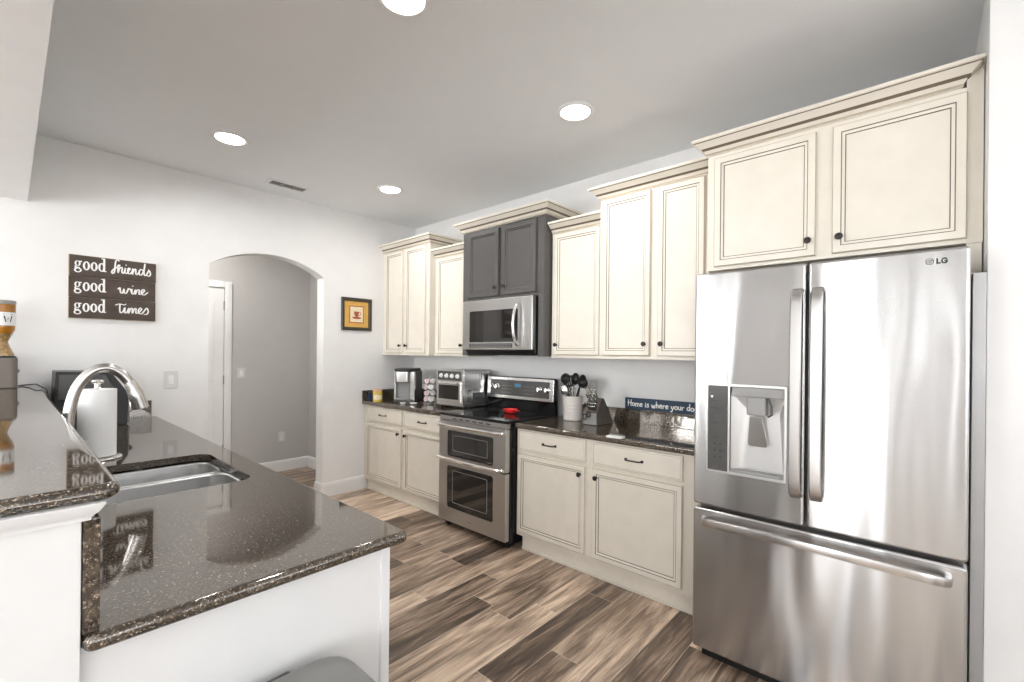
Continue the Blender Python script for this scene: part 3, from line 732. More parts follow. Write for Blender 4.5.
plate('white switch plate on the kitchen wall left of the arch', 'light_switch', (.846, D, 1.186), 'y', .088, .132, 'switch')
plate('white switch plate on the dim hall wall beyond the arch', 'light_switch', (1.735, HY, 1.165), 'y', .078, .120, 'switch')
plate('white outlet low on the dim hall wall beyond the arch', 'wall_outlet', (2.17, HY, .407), 'y', .075, .118, 'outlet')
plate('white outlet on the kitchen wall above the knife block', 'wall_outlet', (W, 1.945, 1.15), 'x', .08, .125, 'outlet')

# ceiling lights
LP = [('recessed ceiling light nearest the sign wall above the sink', .976, 3.425), ('recessed ceiling light near the corner above the far range side', 2.205, 3.44),
      ('recessed ceiling light in front of the refrigerator cabinet', 2.20, 1.52), ('recessed ceiling light at the top edge of the photo', 1.04, 1.545)]
for lab, x, y in LP:
    t = thing('recessed_light', lab, 'ceiling light', (x, y, H), 'recessed ceiling lights')
    bm = new(); lathe(bm, (x, y, H), [(.108, 0), (.108, .004), (.100, .009), (.086, .008), (.082, .002)], 40, (0, 0, -1), caps=False); finish('trim_ring', bm, 'white', t)
    bm = new(); lathe(bm, (x, y, H), [(.083, .001), (.080, .005), (.04, .008), (.001, .009)], 32, (0, 0, -1)); finish('lens', bm, 'lens', t)
    area('lamp_light', (x, y, H-.012), (0, 0, 0), .15, .15, 3.6, (1, .985, .97), PI*.95, t, 'DISK')
t = thing('recessed_light', 'added unseen ceiling light brightening the hall beyond the arch', 'ceiling light', (1.0, 5.0, H), 'recessed ceiling lights')  # out-of-view lamp added to brighten the hall walls
bm = new(); lathe(bm, (1.0, 5.0, H), [(.083, .001), (.080, .005), (.04, .008), (.001, .009)], 32, (0, 0, -1)); finish('lens', bm, 'lens', t)
area('lamp_light', (1.0, 5.0, H-.012), (0, 0, 0), .15, .15, 11, (1, .97, .93), PI, t, 'DISK')
# ceiling vent
t = thing('ceiling_vent', 'white slotted air vent in the ceiling near the sign wall', 'vent', (1.585, 4.03, H))
bm = new(); slab(bm, 1.42, 1.75, 3.955, 4.105, H-.008, H-.0005, r=.004, edge=.002, hole=(1.445, 1.725, 3.98, 4.08, .002)); finish('frame', bm, 'white', t)
bm = new(); box(bm, 1.445, 1.725, 3.98, 4.08, H-.0012, H-.0004); finish('backing', bm, 'dkgrey', t)
bm = new()
for k in range(3): box(bm, 1.445, 1.725, 3.998+k*.026, 4.006+k*.026, H-.007, H-.002)
box(bm, 1.535, 1.545, 3.98, 4.08, H-.0078, H-.001); box(bm, 1.63, 1.64, 3.98, 4.08, H-.0078, H-.001); finish('louvre', bm, 'grey', t)

# ------------------------------------------------------------------ refrigerator
fx = W-.931; FY0, FY1 = -.107, .812; SEAM = .362
t = thing('refrigerator', 'stainless steel french door refrigerator with bottom freezer drawer', 'refrigerator', (fx+.4, .35, 0))
fmp = lambda a, b, h: (fx+h, a, b)
bm = new(); box(bm, fx+.075, W-.03, FY0+.006, FY1-.006, .03, 1.775, bev=.006); finish('body', bm, 'grey', t)
bm = new(); box(bm, fx+.05, fx+.12, FY0+.03, FY1-.03, 0, .055); finish('kick_plate', bm, 'black', t)
bm = new(); slab(bm, FY0, SEAM-.004, .722, 1.795, .070, 0, r=.012, edge=.010, mp=fmp, eseg=4); d1 = finish('door', bm, 'fridge_steel', t)
NY0, NY1, NZ0, NZ1 = .436, .654, .892, 1.280
bm = new(); slab(bm, SEAM+.004, FY1, .722, 1.795, .070, 0, r=.012, edge=.010, mp=fmp, eseg=4, hole=(NY0, NY1, NZ0, NZ1, .006)); d2 = finish('door', bm, 'fridge_steel', t)
bm = new(); slab(bm, FY0, FY1, .052, .706, .070, 0, r=.014, edge=.010, mp=fmp, eseg=4); d3 = finish('freezer_drawer', bm, 'fridge_steel', t)
for yy, dd in ((.322, d1), (.392, d2)):
    bm = new()
    pts = catmull([(fx-.001, yy, 1.682), (fx-.03, yy, 1.675), (fx-.05, yy, 1.60), (fx-.058, yy, 1.27), (fx-.05, yy, .93), (fx-.03, yy, .855), (fx-.001, yy, .848)], 6)
    rings = []
    for i, p in enumerate(pts):
        tdir = (pts[min(i+1, len(pts)-1)]-pts[max(i-1, 0)]).normalized(); nrm = Vector((-tdir.z, 0, tdir.x))
        rings.append([p+Vector((0, a, 0))+nrm*b for a, b in ((-.021, -.003), (-.018, .006), (0, .009), (.018, .006), (.021, -.003), (.016, -.008), (-.016, -.008))])
    loft(bm, rings); finish('handle', bm, 'steel', dd)
bm = new(); pts = catmull([(fx-.001, -.062, .652), (fx-.03, -.055, .655), (fx-.052, .0, .660), (fx-.064, .20, .668), (fx-.066, .352, .670), (fx-.064, .50, .668), (fx-.052, .70, .660), (fx-.03, .757, .655), (fx-.001, .765, .652)], 6)
rings = []
for i, p in enumerate(pts):
    tdir = (pts[min(i+1, len(pts)-1)]-pts[max(i-1, 0)]); tdir.z = 0; tdir.normalize(); nrm = Vector((-tdir.y, tdir.x, 0))
    rings.append([p+Vector((0, 0, a))+nrm*b for a, b in ((-.021, -.004), (-.017, .006), (0, .009), (.014, .006), (.018, -.004), (.013, -.010), (-.016, -.010))])
loft(bm, rings); finish('handle', bm, 'steel', d3)
# dispenser
MT['panel'] = simple('dispenser_touch_panel', (.10, .098, .094), .18, noise=.1, scale=30)
MT['disp'] = simple('dispenser_satin_grey', (.62, .61, .60), .3, .5)
dn = finish('dispenser', boxm(fx+.056, fx+.070, NY0, NY1, NZ0, NZ1), 'disp', d2)
bm = new(); slab(bm, NY0-.008, .752, NZ0-.008, NZ1+.008, -.0002, -.005, r=.006, edge=.002, mp=fmp, eseg=2, hole=(NY0+.002, NY1-.002, NZ0+.004, NZ1-.002, .004)); finish('bezel', bm, 'disp', d2)
bm = new(); slab(bm, .660, .746, NZ0+.002, NZ1-.001, -.004, -.0065, r=.004, edge=.001, mp=fmp, eseg=1); pn = finish('control_panel', bm, 'panel', d2)
bm = new(); m2 = lambda a, b, h: (fx-.0065-h, a, b)
for z in (1.208, 1.175, 1.11, 1.045): prism(bm, [(.70, z), (.735, z), (.735, z+.002), (.70, z+.002)], m2, 0, .0004)
for z in (1.015, .985, .955):
    for y in (.715, .69): prism(bm, [(y-.004, z-.004), (y+.004, z-.004), (y+.004, z+.004), (y-.004, z+.004)], m2, 0, .0004)
finish('button_marks', bm, 'black', pn)
bm = new(); prism(bm, [(.722, 1.232), (.735, 1.232), (.73, 1.222), (.727, 1.222)], m2, 0, .0005); finish('lit_icon', bm, 'letter', pn)
# recess: pale tapered back plate, top block, paddle, tray
bm = new()
q0 = [(fx+.012, NY1-.002, NZ0+.002), (fx+.012, NY0+.002, NZ0+.002), (fx+.012, NY0+.002, NZ1-.03), (fx+.012, NY1-.002, NZ1-.03)]
q1 = [(fx+.050, NY1-.05, NZ0+.010), (fx+.050, NY0+.014, NZ0+.010), (fx+.050, NY0+.03, NZ1-.12), (fx+.050, NY1-.075, NZ1-.12)]
a = [bm.verts.new(p) for p in q0]; b = [bm.verts.new(p) for p in q1]
for i in range(4): bm.faces.new((a[i], a[(i+1) % 4], b[(i+1) % 4], b[i]))
bm.faces.new(b); finish('recess', bm, 'disp', dn)
bm = new(); box(bm, fx+.004, fx+.045, NY0+.004, NY1-.006, NZ1-.045, NZ1-.004, bev=.003); box(bm, fx-.004, fx+.04, .507, .585, NZ1-.125, NZ1-.045, bev=.008); finish('spout_housing', bm, 'grey', dn)
bm = new(); tube(bm, [(fx+.0, .50, 1.235), (fx-.006, .485, 1.20), (fx-.006, .485, 1.165), (fx+.004, .50, 1.155)], .005, 8); finish('ice_lever', bm, 'dkgrey', dn)
bm = new(); prism(bm, [(.525, 1.150), (.575, 1.150), (.585, 1.03), (.578, 1.018), (.512, 1.018), (.505, 1.03)], lambda a, b, h: (fx+.010+h+(1.15-b)*.12, a, b), 0, .008, bev=.002)
finish('paddle', bm, 'chrome', dn)
bm = new(); box(bm, fx-.002, fx+.045, NY0+.004, NY1-.004, NZ0+.003, NZ0+.016, bev=.003); finish('drip_tray', bm, 'grey', dn)
# maker's badge
bm = new(); bmp = lambda a, b, h: (fx-.0005-h, -a, b)
lathe(bm, (fx-.0004, -.004, 1.752), [(.0115, 0), (.0115, .0015), (.010, .0018)], 24, (-1, 0, 0))
finish('badge_disc', bm, 'dkgrey', d1)
bm = new(); write(bm, 'LG', .022, 1.744, .0165, .0042, bmp, 0, .0012, sx=1.25)
finish('badge_lettering', bm, 'black', d1, smooth=False)
bm = new(); b3 = lambda a, b, h: (fx-.0022-h, -a, b)
ribbon(bm, [(.004+p.x, 1.752+p.y) for p in catmull([(.005, .006, 0), (-.003, .0075, 0), (-.0075, 0, 0), (-.003, -.0075, 0), (.005, -.006, 0), (.0075, 0, 0), (.002, 0, 0)], 5)], .0016, b3, 0, .0004)
ribbon(bm, [(.002, 1.755), (.002, 1.749)], .0016, b3, 0, .0004)
finish('badge_mark', bm, 'letter', d1, smooth=False)
for ya in (FY0+.02, FY1-.10): finish('hinge_cover', boxm(fx+.075, fx+.15, ya, ya+.08, 1.775, 1.79, bev=.003), 'dkgrey', t)

# ------------------------------------------------------------------ range
RY0, RY1 = 2.213, 2.972; rf = W-.72
t = thing('kitchen_range', 'stainless double-oven range with black glass cooktop', 'range', (W-.35, 2.59, 0))
MT['range_steel'] = stainless('range_front_steel', .3, (.58, .57, .56), .6)
bm = new(); box(bm, rf+.045, W-.10, RY0, RY1, .03, .905, bev=.003); finish('body', bm, 'blackgloss', t)
for yy in (RY0+.03, RY1-.06):
    for xx in (rf+.06, W-.08): finish('foot', boxm(xx, xx+.03, yy, yy+.03, 0, .031), 'black', t)
finish('toe_panel', boxm(rf+.092, rf+.10, RY0+.02, RY1-.02, .008, .05), 'black', t)
bm = new(); slab(bm, rf+.005, W-.16, RY0-.003, RY1+.003, .906, .929, r=.008, edge=.006); ct = finish('cooktop', bm, 'blackgloss', t)
MT['burner'] = simple('burner_ring_print', (.07, .07, .07), .12)
for (bx, by, br) in ((2.58, 2.40, .105), (2.58, 2.79, .075), (2.82, 2.40, .075), (2.82, 2.79, .10)):
    bm = new(); lathe(bm, (bx, by, .9293), [(br, 0), (br, .0003), (br-.004, .0003), (br-.004, 0)], 40, caps=False); finish('burner_ring', bm, 'burner', ct)
bm = new(); box(bm, rf+.008, rf+.05, RY0+.004, RY1-.004, .872, .906, bev=.003); finish('front_rail', bm, 'range_steel', t)
for k in range(6): finish('vent_slot', boxm(rf+.004, rf+.01, RY0+.17+k*.075, RY0+.215+k*.075, .884, .892), 'black', t)
rmp = lambda a, b, h: (rf+h, a, b)
def oven_door(z0, z1, wz0, wz1, hz, name):
    bm = new(); slab(bm, RY0+.006, RY1-.006, z0, z1, .045, 0, r=.004, edge=.004, mp=rmp, eseg=2, hole=(2.342, 2.862, wz0, wz1, .02)); d = finish('oven_door', bm, 'range_steel', t)
    d['label'] = name
    bm = new(); slab(bm, 2.340, 2.864, wz0-.002, wz1+.002, .012, .003, r=.02, edge=.002, mp=rmp, eseg=1); g = finish('window', bm, 'glass_dark', d)
    bm = new(); slab(bm, 2.405, 2.80, wz0+.045, wz1-.035, .0032, .0022, r=.012, edge=.0004, mp=rmp, eseg=1, hole=(2.409, 2.796, wz0+.049, wz1-.039, .010))
    finish('window_border', bm, 'grey', g)
    bm = new(); pts = catmull([(rf, RY0+.02, hz), (rf-.03, RY0+.022, hz), (rf-.046, RY0+.10, hz), (rf-.056, 2.59, hz), (rf-.046, RY1-.10, hz), (rf-.03, RY1-.022, hz), (rf, RY1-.02, hz)], 6)
    rings = []
    for i, p in enumerate(pts):
        td = (pts[min(i+1, len(pts)-1)]-pts[max(i-1, 0)]).normalized(); nrm = Vector((-td.y, td.x, 0))
        rings.append([p+Vector((0, 0, aa))+nrm*bb for aa, bb in ((-.013, -.004), (-.010, .006), (.004, .010), (.013, .002), (.010, -.008), (-.008, -.010))])
    loft(bm, rings); finish('handle', bm, 'chrome', d)
oven_door(.556, .868, .588, .795, .838, 'upper oven door with wide window')
oven_door(.060, .548, .175, .512, .575, 'tall lower oven door')
bm = new(); box(bm, rf-.0006, rf, 2.565, 2.62, .108, .114); finish('nameplate', bm, 'grey', t)
# backguard
bx = W-.165
bm = new(); prism(bm, [(bx+.06, .905), (bx+.02, .905), (bx+.012, 1.015), (bx, 1.02), (bx+.012, 1.198), (bx+.03, 1.212), (bx+.06, 1.20)], lambda a, b, h: (a, h, b), RY0+.003, RY1-.003, bev=.003); bg = finish('backguard', bm, 'blackgloss', t)
gmp = lambda a, b, h: (bx-h+(b-1.02)*.067, a, b)
bm = new(); slab(bm, RY0+.004, RY1-.004, 1.022, 1.205, .000, .006, r=.006, edge=.003, mp=gmp, eseg=2, hole=(RY0+.045, RY1-.045, 1.048, 1.182, .004)); finish('control_frame', bm, 'chrome', bg)
bm = new(); slab(bm, RY0+.043, RY1-.043, 1.046, 1.184, .0005, .003, r=.004, edge=.0005, mp=gmp, eseg=1); cp = finish('control_panel', bm, 'panel', bg)
for yy in (2.285, 2.365, 2.845, 2.915):
    bm = new(); lathe(bm, (bx+.004, yy, 1.118), [(.026, 0), (.026, .004), (.020, .007), (.019, .024), (.015, .027)], 20, (-1, 0, .067)); box(bm, bx-.030, bx-.02, yy-.003, yy+.003, 1.10, 1.136); finish('knob', bm, 'chrome', cp)
MT['lcd'] = simple('blue_clock_display', (.02, .05, .08), .2, emit=(.12, .3, .5), es=.35)
bm = new(); prism(bm, [(2.57, 1.125), (2.64, 1.125), (2.64, 1.152), (2.57, 1.152)], gmp, .003, .0035); finish('clock_display', bm, 'lcd', cp)
bm = new()
for y in (2.43, 2.46, 2.49, 2.52, 2.69, 2.72, 2.75, 2.78):
    for z in (1.07, 1.10, 1.13): prism(bm, [(y-.006, z), (y+.006, z), (y+.006, z+.004), (y-.006, z+.004)], gmp, .003, .0035)
finish('button_marks', bm, 'grey', cp)

# red spoon rest on the cooktop
t = thing('spoon_rest', 'small red spoon rest on the black cooktop', 'spoon rest', (2.74, 2.50, .93))
bm = new(); lathe(bm, (2.74, 2.50, .9298), [(.03, 0), (.045, .006), (.055, .022), (.058, .034), (.054, .034), (.045, .016), (.03, .008), (.001, .006)], 32)
finish('bowl', bm, 'red', t)
bm = new(); tube(bm, [(2.735, 2.46, .957), (2.725, 2.42, .962), (2.715, 2.385, .960)], .008, 10, flat=.6); finish('handle', bm, 'red', t)

# ------------------------------------------------------------------ microwave
mf = W-.462; MY0, MY1, MZ0, MZ1 = 2.198, 2.982, 1.442, 1.855
t = thing('microwave_oven', 'stainless steel over-the-range microwave below the charcoal doors', 'microwave', (W-.25, 2.59, 1.44))
mmp = lambda a, b, h: (mf+h, a, b)
bm = new(); box(bm, mf+.045, W-.01, MY0+.004, MY1-.004, 1.418, 1.853, bev=.004); finish('body', bm, 'blackgloss', t)
bm = new(); slab(bm, MY0, MY1, MZ0, MZ1, .042, 0, r=.006, edge=.006, mp=mmp, eseg=3, hole=(2.345, 2.895, 1.505, 1.765, .012)); d = finish('door', bm, 'range_steel', t)
bm = new(); slab(bm, 2.343, 2.897, 1.503, 1.767, .012, .002, r=.012, edge=.002, mp=mmp, eseg=1); finish('window', bm, 'glass_dark', d)
bm = new(); slab(bm, 2.40, 2.895, 1.458, 1.494, .001, -.002, r=.003, edge=.001, mp=mmp, eseg=1); k_ = finish('control_strip', bm, 'panel', d)
bm = new(); m4 = lambda a, b, h: (mf-.002-h, a, b)
for i in range(15):
    for z in (1.464, 1.48): prism(bm, [(2.42+i*.031, z), (2.435+i*.031, z), (2.435+i*.031, z+.006), (2.42+i*.031, z+.006)], m4, 0, .0004)
finish('button_marks', bm, 'grey', k_)
bm = new(); pts = catmull([(mf, 2.335, 1.80), (mf-.028, 2.337, 1.79), (mf-.048, 2.345, 1.72), (mf-.054, 2.348, 1.64), (mf-.048, 2.345, 1.56), (mf-.028, 2.337, 1.49), (mf, 2.335, 1.478)], 6)
tube(bm, pts, .012, 12, flat=.8); finish('handle', bm, 'chrome', d)
bm = new(); prism(bm, [(mf+.05, 1.418), (mf+.02, 1.436), (W-.02, 1.436), (W-.02, 1.398), (mf+.09, 1.398)], lambda a, b, h: (a, h, b), 2.21, 2.97, bev=.002); finish('vent_grille', bm, 'black', t)

# ------------------------------------------------------------------ things on the left counter
Z0 = .9145
cpx, cpy = 2.75, 3.93
t = thing('pod_coffee_maker', 'black and silver single-cup coffee maker in the corner', 'coffee maker', (cpx, cpy, Z0))
def cb(x0, x1, y0, y1): return cpx+x0, cpx+x1, cpy+y0, cpy+y1
bm = new(); slab(bm, *cb(-.07, .16, -.105, .105), Z0, 1.225, r=.03, edge=.01); slab(bm, *cb(-.16, -.06, -.10, .10), Z0, Z0+.028, r=.03, edge=.006); finish('body', bm, 'dkgrey', t)
bm = new(); slab(bm, *cb(-.165, -.05, -.07, .095), 1.115, 1.225, r=.045, edge=.008); finish('brew_head', bm, 'nickel', t)
bm = new(); slab(bm, *cb(-.17, .15, -.10, .10), 1.2255, 1.252, r=.05, edge=.018); finish('lid', bm, 'black', t)
bm = new(); slab(bm, *cb(-.12, -.065, -.107, -.062), Z0+.002, 1.222, r=.006, edge=.004); finish('front_column', bm, 'chrome', t)
bm = new(); slab(bm, *cb(-.12, -.068, .085, .105), Z0+.028, 1.222, r=.006, edge=.004); finish('side_column', bm, 'chrome', t)
bm = new(); box(bm, cpx-.078, cpx-.066, cpy-.06, cpy+.085, .95, 1.115, bev=.003); finish('cup_bay', bm, 'grey', t)
bm = new(); slab(bm, *cb(-.165, -.07, -.06, .09), Z0+.028, Z0+.040, r=.03, edge=.004); finish('drip_tray', bm, 'grey', t)
t.rotation_euler.z = math.radians(36)
# candle jar
t = thing('candle_jar', 'yellow jar candle with a wooden lid at the counter corner', 'candle', (2.50, 4.08, Z0))
MT['yellow'] = simple('yellow_candle_wax', (.82, .58, .10), .25, noise=.3, scale=50, coat=.5); MT['lidwood'] = simple('tan_wood_lid', (.62, .38, .22), .6)
bm = new(); lathe(bm, (2.50, 4.09, Z0+.0002), [(.044, 0), (.047, .006), (.047, .095), (.042, .103)], 32); finish('jar', bm, 'yellow', t)
bm = new(); lathe(bm, (2.50, 4.09, Z0+.1035), [(.046, 0), (.047, .003), (.047, .02), (.044, .023)], 32); finish('lid', bm, 'lidwood', t)
bm = new(); ab = []
for z in (.94, .985): ab.append([(2.50+.0478*math.cos(a), 4.09+.0478*math.sin(a), z) for a in [math.radians(-175+i*9) for i in range(14)]])
loft(bm, ab, cap0=False, cap1=False, closed=False); finish('label', bm, 'parch', t)
# second small dark blue jar behind it
t = thing('blue_jar', 'small dark blue jar against the granite splash left of the candle', 'jar', (2.49, 4.24, Z0))
MT['navyg'] = simple('navy_glass', (.02, .04, .09), .1)
bm = new(); lathe(bm, (2.52, 4.255, Z0+.0002), [(.028, 0), (.030, .004), (.030, .06), (.02, .07)], 24); finish('jar', bm, 'navyg', t)
bm = new(); lathe(bm, (2.52, 4.255, Z0+.0705), [(.022, 0), (.022, .014), (.02, .016)], 20); finish('lid', bm, 'black', t)
# small white dishes
for (x, y, r, lab) in ((2.625, 3.66, .036, 'small white lid lying on the counter beside the coffee maker'), (2.56, 3.74, .027, 'small white dish at the counter front by the coffee maker')):
    bm = new(); lathe(bm, (x, y, Z0+.0002), [(r*.6, 0), (r, .008), (r*1.04, .014), (r*.95, .014), (r*.6, .006), (.001, .005)], 24)
    solo('small_dish', bm, 'white', lab, 'dish', 'small white dishes by the coffee maker')
# pod carousel
cxx, cyy = 2.80, 3.63
t = thing('pod_carousel', 'chrome wire carousel holding coffee pods beside the toaster oven', 'pod holder', (cxx, cyy, Z0))
bm = new(); lathe(bm, (cxx, cyy, Z0+.0002), [(.075, 0), (.077, .004), (.07, .009), (.01, .011)], 28); finish('base', bm, 'chrome', t)
bm = new(); lathe(bm, (cxx, cyy, Z0+.011), [(.004, 0), (.004, .24), (.008, .245), (.006, .255)], 12); finish('pole', bm, 'chrome', t)
for k in range(4):
    bm = new(); zz = Z0+.045+k*.058
    for a in range(6):
        an = a*PI/3+.3*(k % 2)
        pc = Vector((cxx+.052*math.cos(an), cyy+.052*math.sin(an), zz)); ax = Vector((math.cos(an), math.sin(an), .25)).normalized(); u, v = frame_at(ax)
        P = [pc+(u*math.cos(2*PI*i/12)+v*math.sin(2*PI*i/12))*.0265 for i in range(13)]
        tube(bm, P, .0014, 5)
        tube(bm, [(cxx, cyy, zz), pc-ax*.004+Vector((0, 0, -.026))], .0014, 5)
    finish('wire_tier', bm, 'chrome', t)
MT['pink'] = simple('pink_pod_lid', (.80, .48, .48), .4, noise=.4, scale=120); MT['podlid'] = simple('white_foil_lid', (.86, .84, .84), .3, noise=.25, scale=160)
for k in range(4):
    for a in range(6):
        an = a*PI/3+.3*(k % 2); zz = Z0+.045+k*.058
        ax = Vector((math.cos(an), math.sin(an), .25)).normalized(); pc = Vector((cxx+.052*math.cos(an), cyy+.052*math.sin(an), zz))
        pod = thing('coffee_pod', 'small white foil-lidded coffee pod in the wire carousel', 'coffee pod', pc, 'coffee pods in the carousel')
        bm = new(); lathe(bm, pc-ax*.026, [(.016, 0), (.018, .002), (.0225, .026), (.0252, .0265), (.0252, .0285)], 14, ax); finish('cup', bm, 'white', pod)
        bm = new(); lathe(bm, pc+ax*.0026, [(.0235, 0), (.0225, .0008)], 14, ax); finish('foil_lid', bm, 'pink' if (k*6+a) % 3 == 0 else 'podlid', pod)
# toaster oven
TX, TY0, TY1 = 2.662, 2.992, 3.352
t = thing('toaster_oven', 'stainless countertop toaster oven with glass door left of the range', 'toaster oven', (TX+.18, 3.16, Z0))
bm = new(); slab(bm, TX+.012, TX+.345, TY0, TY1, Z0+.022, 1.262, r=.012, edge=.008, both=True); finish('body', bm, 'range_steel', t)
bm = new(); box(bm, TX, TX+.016, TY0-.004, TY1+.004, Z0+.026, 1.262, bev=.004); finish('front_frame', bm, 'chrome', t)
bm = new(); box(bm, TX-.002, TX+.001, TY0+.02, TY1-.014, 1.165, 1.250, bev=.001); cp = finish('control_panel', bm, 'panel', t)
for yy in (3.058, 3.133, 3.208, 3.283):
    bm = new(); lathe(bm, (TX-.002, yy, 1.207), [(.020, 0), (.020, .003), (.016, .005), (.015, .017), (.011, .019)], 18, (-1, 0, 0)); finish('knob', bm, 'white', cp)
bm = new(); slab(bm, TY0+.022, TY1-.016, Z0+.06, 1.152, 0, -.010, r=.004, edge=.002, mp=lambda a, b, h: (TX+h, a, b), eseg=1, hole=(TY0+.045, TY1-.038, Z0+.085, 1.125, .004)); d = finish('door', bm, 'chrome', t)
bm = new(); box(bm, TX-.006, TX-.002, TY0+.044, TY1-.037, Z0+.084, 1.126); finish('window', bm, 'glass_dark', d)
bm = new(); tube(bm, [(TX-.01, TY0+.04, 1.140), (TX-.03, TY0+.045, 1.143), (TX-.034, 3.17, 1.144), (TX-.03, TY1-.035, 1.143), (TX-.01, TY1-.03, 1.140)], .007, 10); finish('handle', bm, 'chrome', d)
bm = new()
for k in range(9): box(bm, TX+.05, TX+.10, TY0-.0012, TY0+.001, .985+k*.012, .990+k*.012)
finish('vent_slots', bm, 'black', t); bm = new()
for k in range(7): box(bm, TX+.20+k*.02, TX+.208+k*.02, TY0-.0012, TY0+.001, 1.17, 1.225)
finish('vent_slots', bm, 'black', t)
bm = new(); box(bm, TX+.12, TX+.34, TY0-.0015, TY0+.002, .96, 1.06, bev=.001); finish('side_panel', bm, 'dkgrey', t)
for xx in (TX+.04, TX+.31):
    for yy in (TY0+.035, TY1-.035):
        bm = new(); lathe(bm, (xx, yy, Z0+.0002), [(.013, 0), (.015, .024)], 12); finish('foot', bm, 'black', t)

# ------------------------------------------------------------------ things on the right counter
kx, ky = 2.885, 1.99
t = thing('utensil_crock', 'off-white ceramic crock with faint lettering holding utensils', 'crock', (kx, ky, Z0))
MT['ceramic'] = simple('off_white_ceramic', (.66, .62, .585), .35)
bm = new(); lathe(bm, (kx, ky, Z0+.0002), [(.066, 0), (.070, .004), (.072, .10), (.072, .172), (.074, .178), (.070, .182), (.066, .178), (.066, .012), (.001, .010)], 40); finish('body', bm, 'ceramic', t)
bm = new(); cm = lambda a, b, h: (kx+(.0725+h)*math.cos(math.radians(205)+a/.0725), ky+(.0725+h)*math.sin(math.radians(205)+a/.0725), b)
for zz, tx in ((1.030, 'o h e m o'), (1.003, 'yourow'), (.978, 'u s e d')): write(bm, tx, -.026, zz, .017, .003, cm, 0, .0008)
bm.free()
bm = new()
for zz, n_ in ((1.040, 9), (1.013, 10), (.986, 8)):
    for k in range(n_):
        a_ = -.030+k*.0062
        ribbon(bm, [(a_, zz), (a_+.0012, zz+.006+.004*((k*7) % 3)/2), (a_+.0035, zz+.002*((k*5) % 2))], .0016, cm, 0, .0006)
finish('faint_lettering', bm, 'letter', t, smooth=False)
def utensil(label, base, tip, kind, mat_h='black', mat='black'):
    base, tip = Vector(base), Vector(tip); ax = (tip-base).normalized(); side = ax.cross(Vector((1, 0, 0))).normalized(); nr = side.cross(ax)
    t = thing('cooking_utensil', label, 'utensil', base, 'utensils standing in the crock')
    bm = new(); hb = tip-ax*.085
    tube(bm, [base, base+(hb-base)*.5, hb], .006, 10); finish('handle', bm, mat_h, t)
    bm = new()
    def sheet(w, l, dish=.0, slots=0):
        n = 14; P = []
        for k in range(n+1):
            a = PI*k/n; P.append((-math.cos(a), math.sin(a)))
        ring = [( -w*math.cos(2*PI*k/24), l/2+l/2*-math.sin(2*PI*k/24)) for k in range(24)]
        for d0, d1, mt in ((0, .004, 0),):
            rings = [[hb+side*a*s+ax*(l/2+(b-l/2)*s)+nr*(off+dish*s*s) for a, b in ring] for s, off in ((.05, -.004), (.55, -.004), (.9, -.004), (1, 0), (.9, .0015), (.55, .0015), (.05, .0015))]
            loft(bm, rings)
    if kind == 'spoon': sheet(.036, .095, .018)
    elif kind == 'ladle': sheet(.046, .085, .032)
    elif kind == 'spatula':
        for k in range(4):
            o = (-.027+k*.018)
            prism(bm, [(o-.006, 0), (o+.006, 0), (o+.006, .08), (o-.006, .08)], lambda a, b, h: tuple(hb+side*a+ax*b+nr*h), -.0015, .0015)
        for b0, b1 in ((-.004, .014), (.07, .085)):
            prism(bm, [(-.033, b0), (.033, b0), (.033, b1), (-.033, b1)], lambda a, b, h: tuple(hb+side*a+ax*b+nr*h), -.0018, .0018)
    elif kind == 'whisk':
        for k in range(5):
            an = PI*k/5; dv = side*math.cos(an)+nr*math.sin(an)
            P = catmull([hb, hb+ax*.03+dv*.02, hb+ax*.065+dv*.026, hb+ax*.088, hb+ax*.065-dv*.026, hb+ax*.03-dv*.02, hb], 4)
            tube(bm, P, .0013, 5)
    finish('head', bm, mat, t)
b0 = Z0+.014
utensil('black ladle leaning left out of the crock', (kx+.01, ky-.01, b0), (kx+.01, ky+.115, 1.262), 'ladle')
utensil('black slotted spatula at the crock front', (kx-.01, ky-.02, b0), (kx-.045, ky+.03, 1.225), 'spatula')
utensil('black solid spoon upright in the crock behind the spatula', (kx+.0, ky, b0), (kx+.035, ky+.015, 1.262), 'spoon')
utensil('black spoon leaning right out of the crock', (kx, ky+.02, b0), (kx-.01, ky-.085, 1.238), 'ladle')
utensil('silver spoon low at the left of the crock', (kx-.02, ky-.0, b0), (kx-.055, ky+.065, 1.17), 'spoon', 'chrome', 'chrome')
utensil('silver whisk low at the right of the crock front', (kx-.02, ky+.0, b0), (kx-.055, ky-.035, 1.17), 'whisk', 'chrome', 'chrome')

utensil('black fork-like turner behind the ladle in the crock', (kx+.015, ky+.005, b0), (kx+.045, ky+.075, 1.245), 'spatula')
utensil('black spoon at the back right of the crock', (kx+.015, ky+.0, b0), (kx+.05, ky-.045, 1.250), 'spoon')
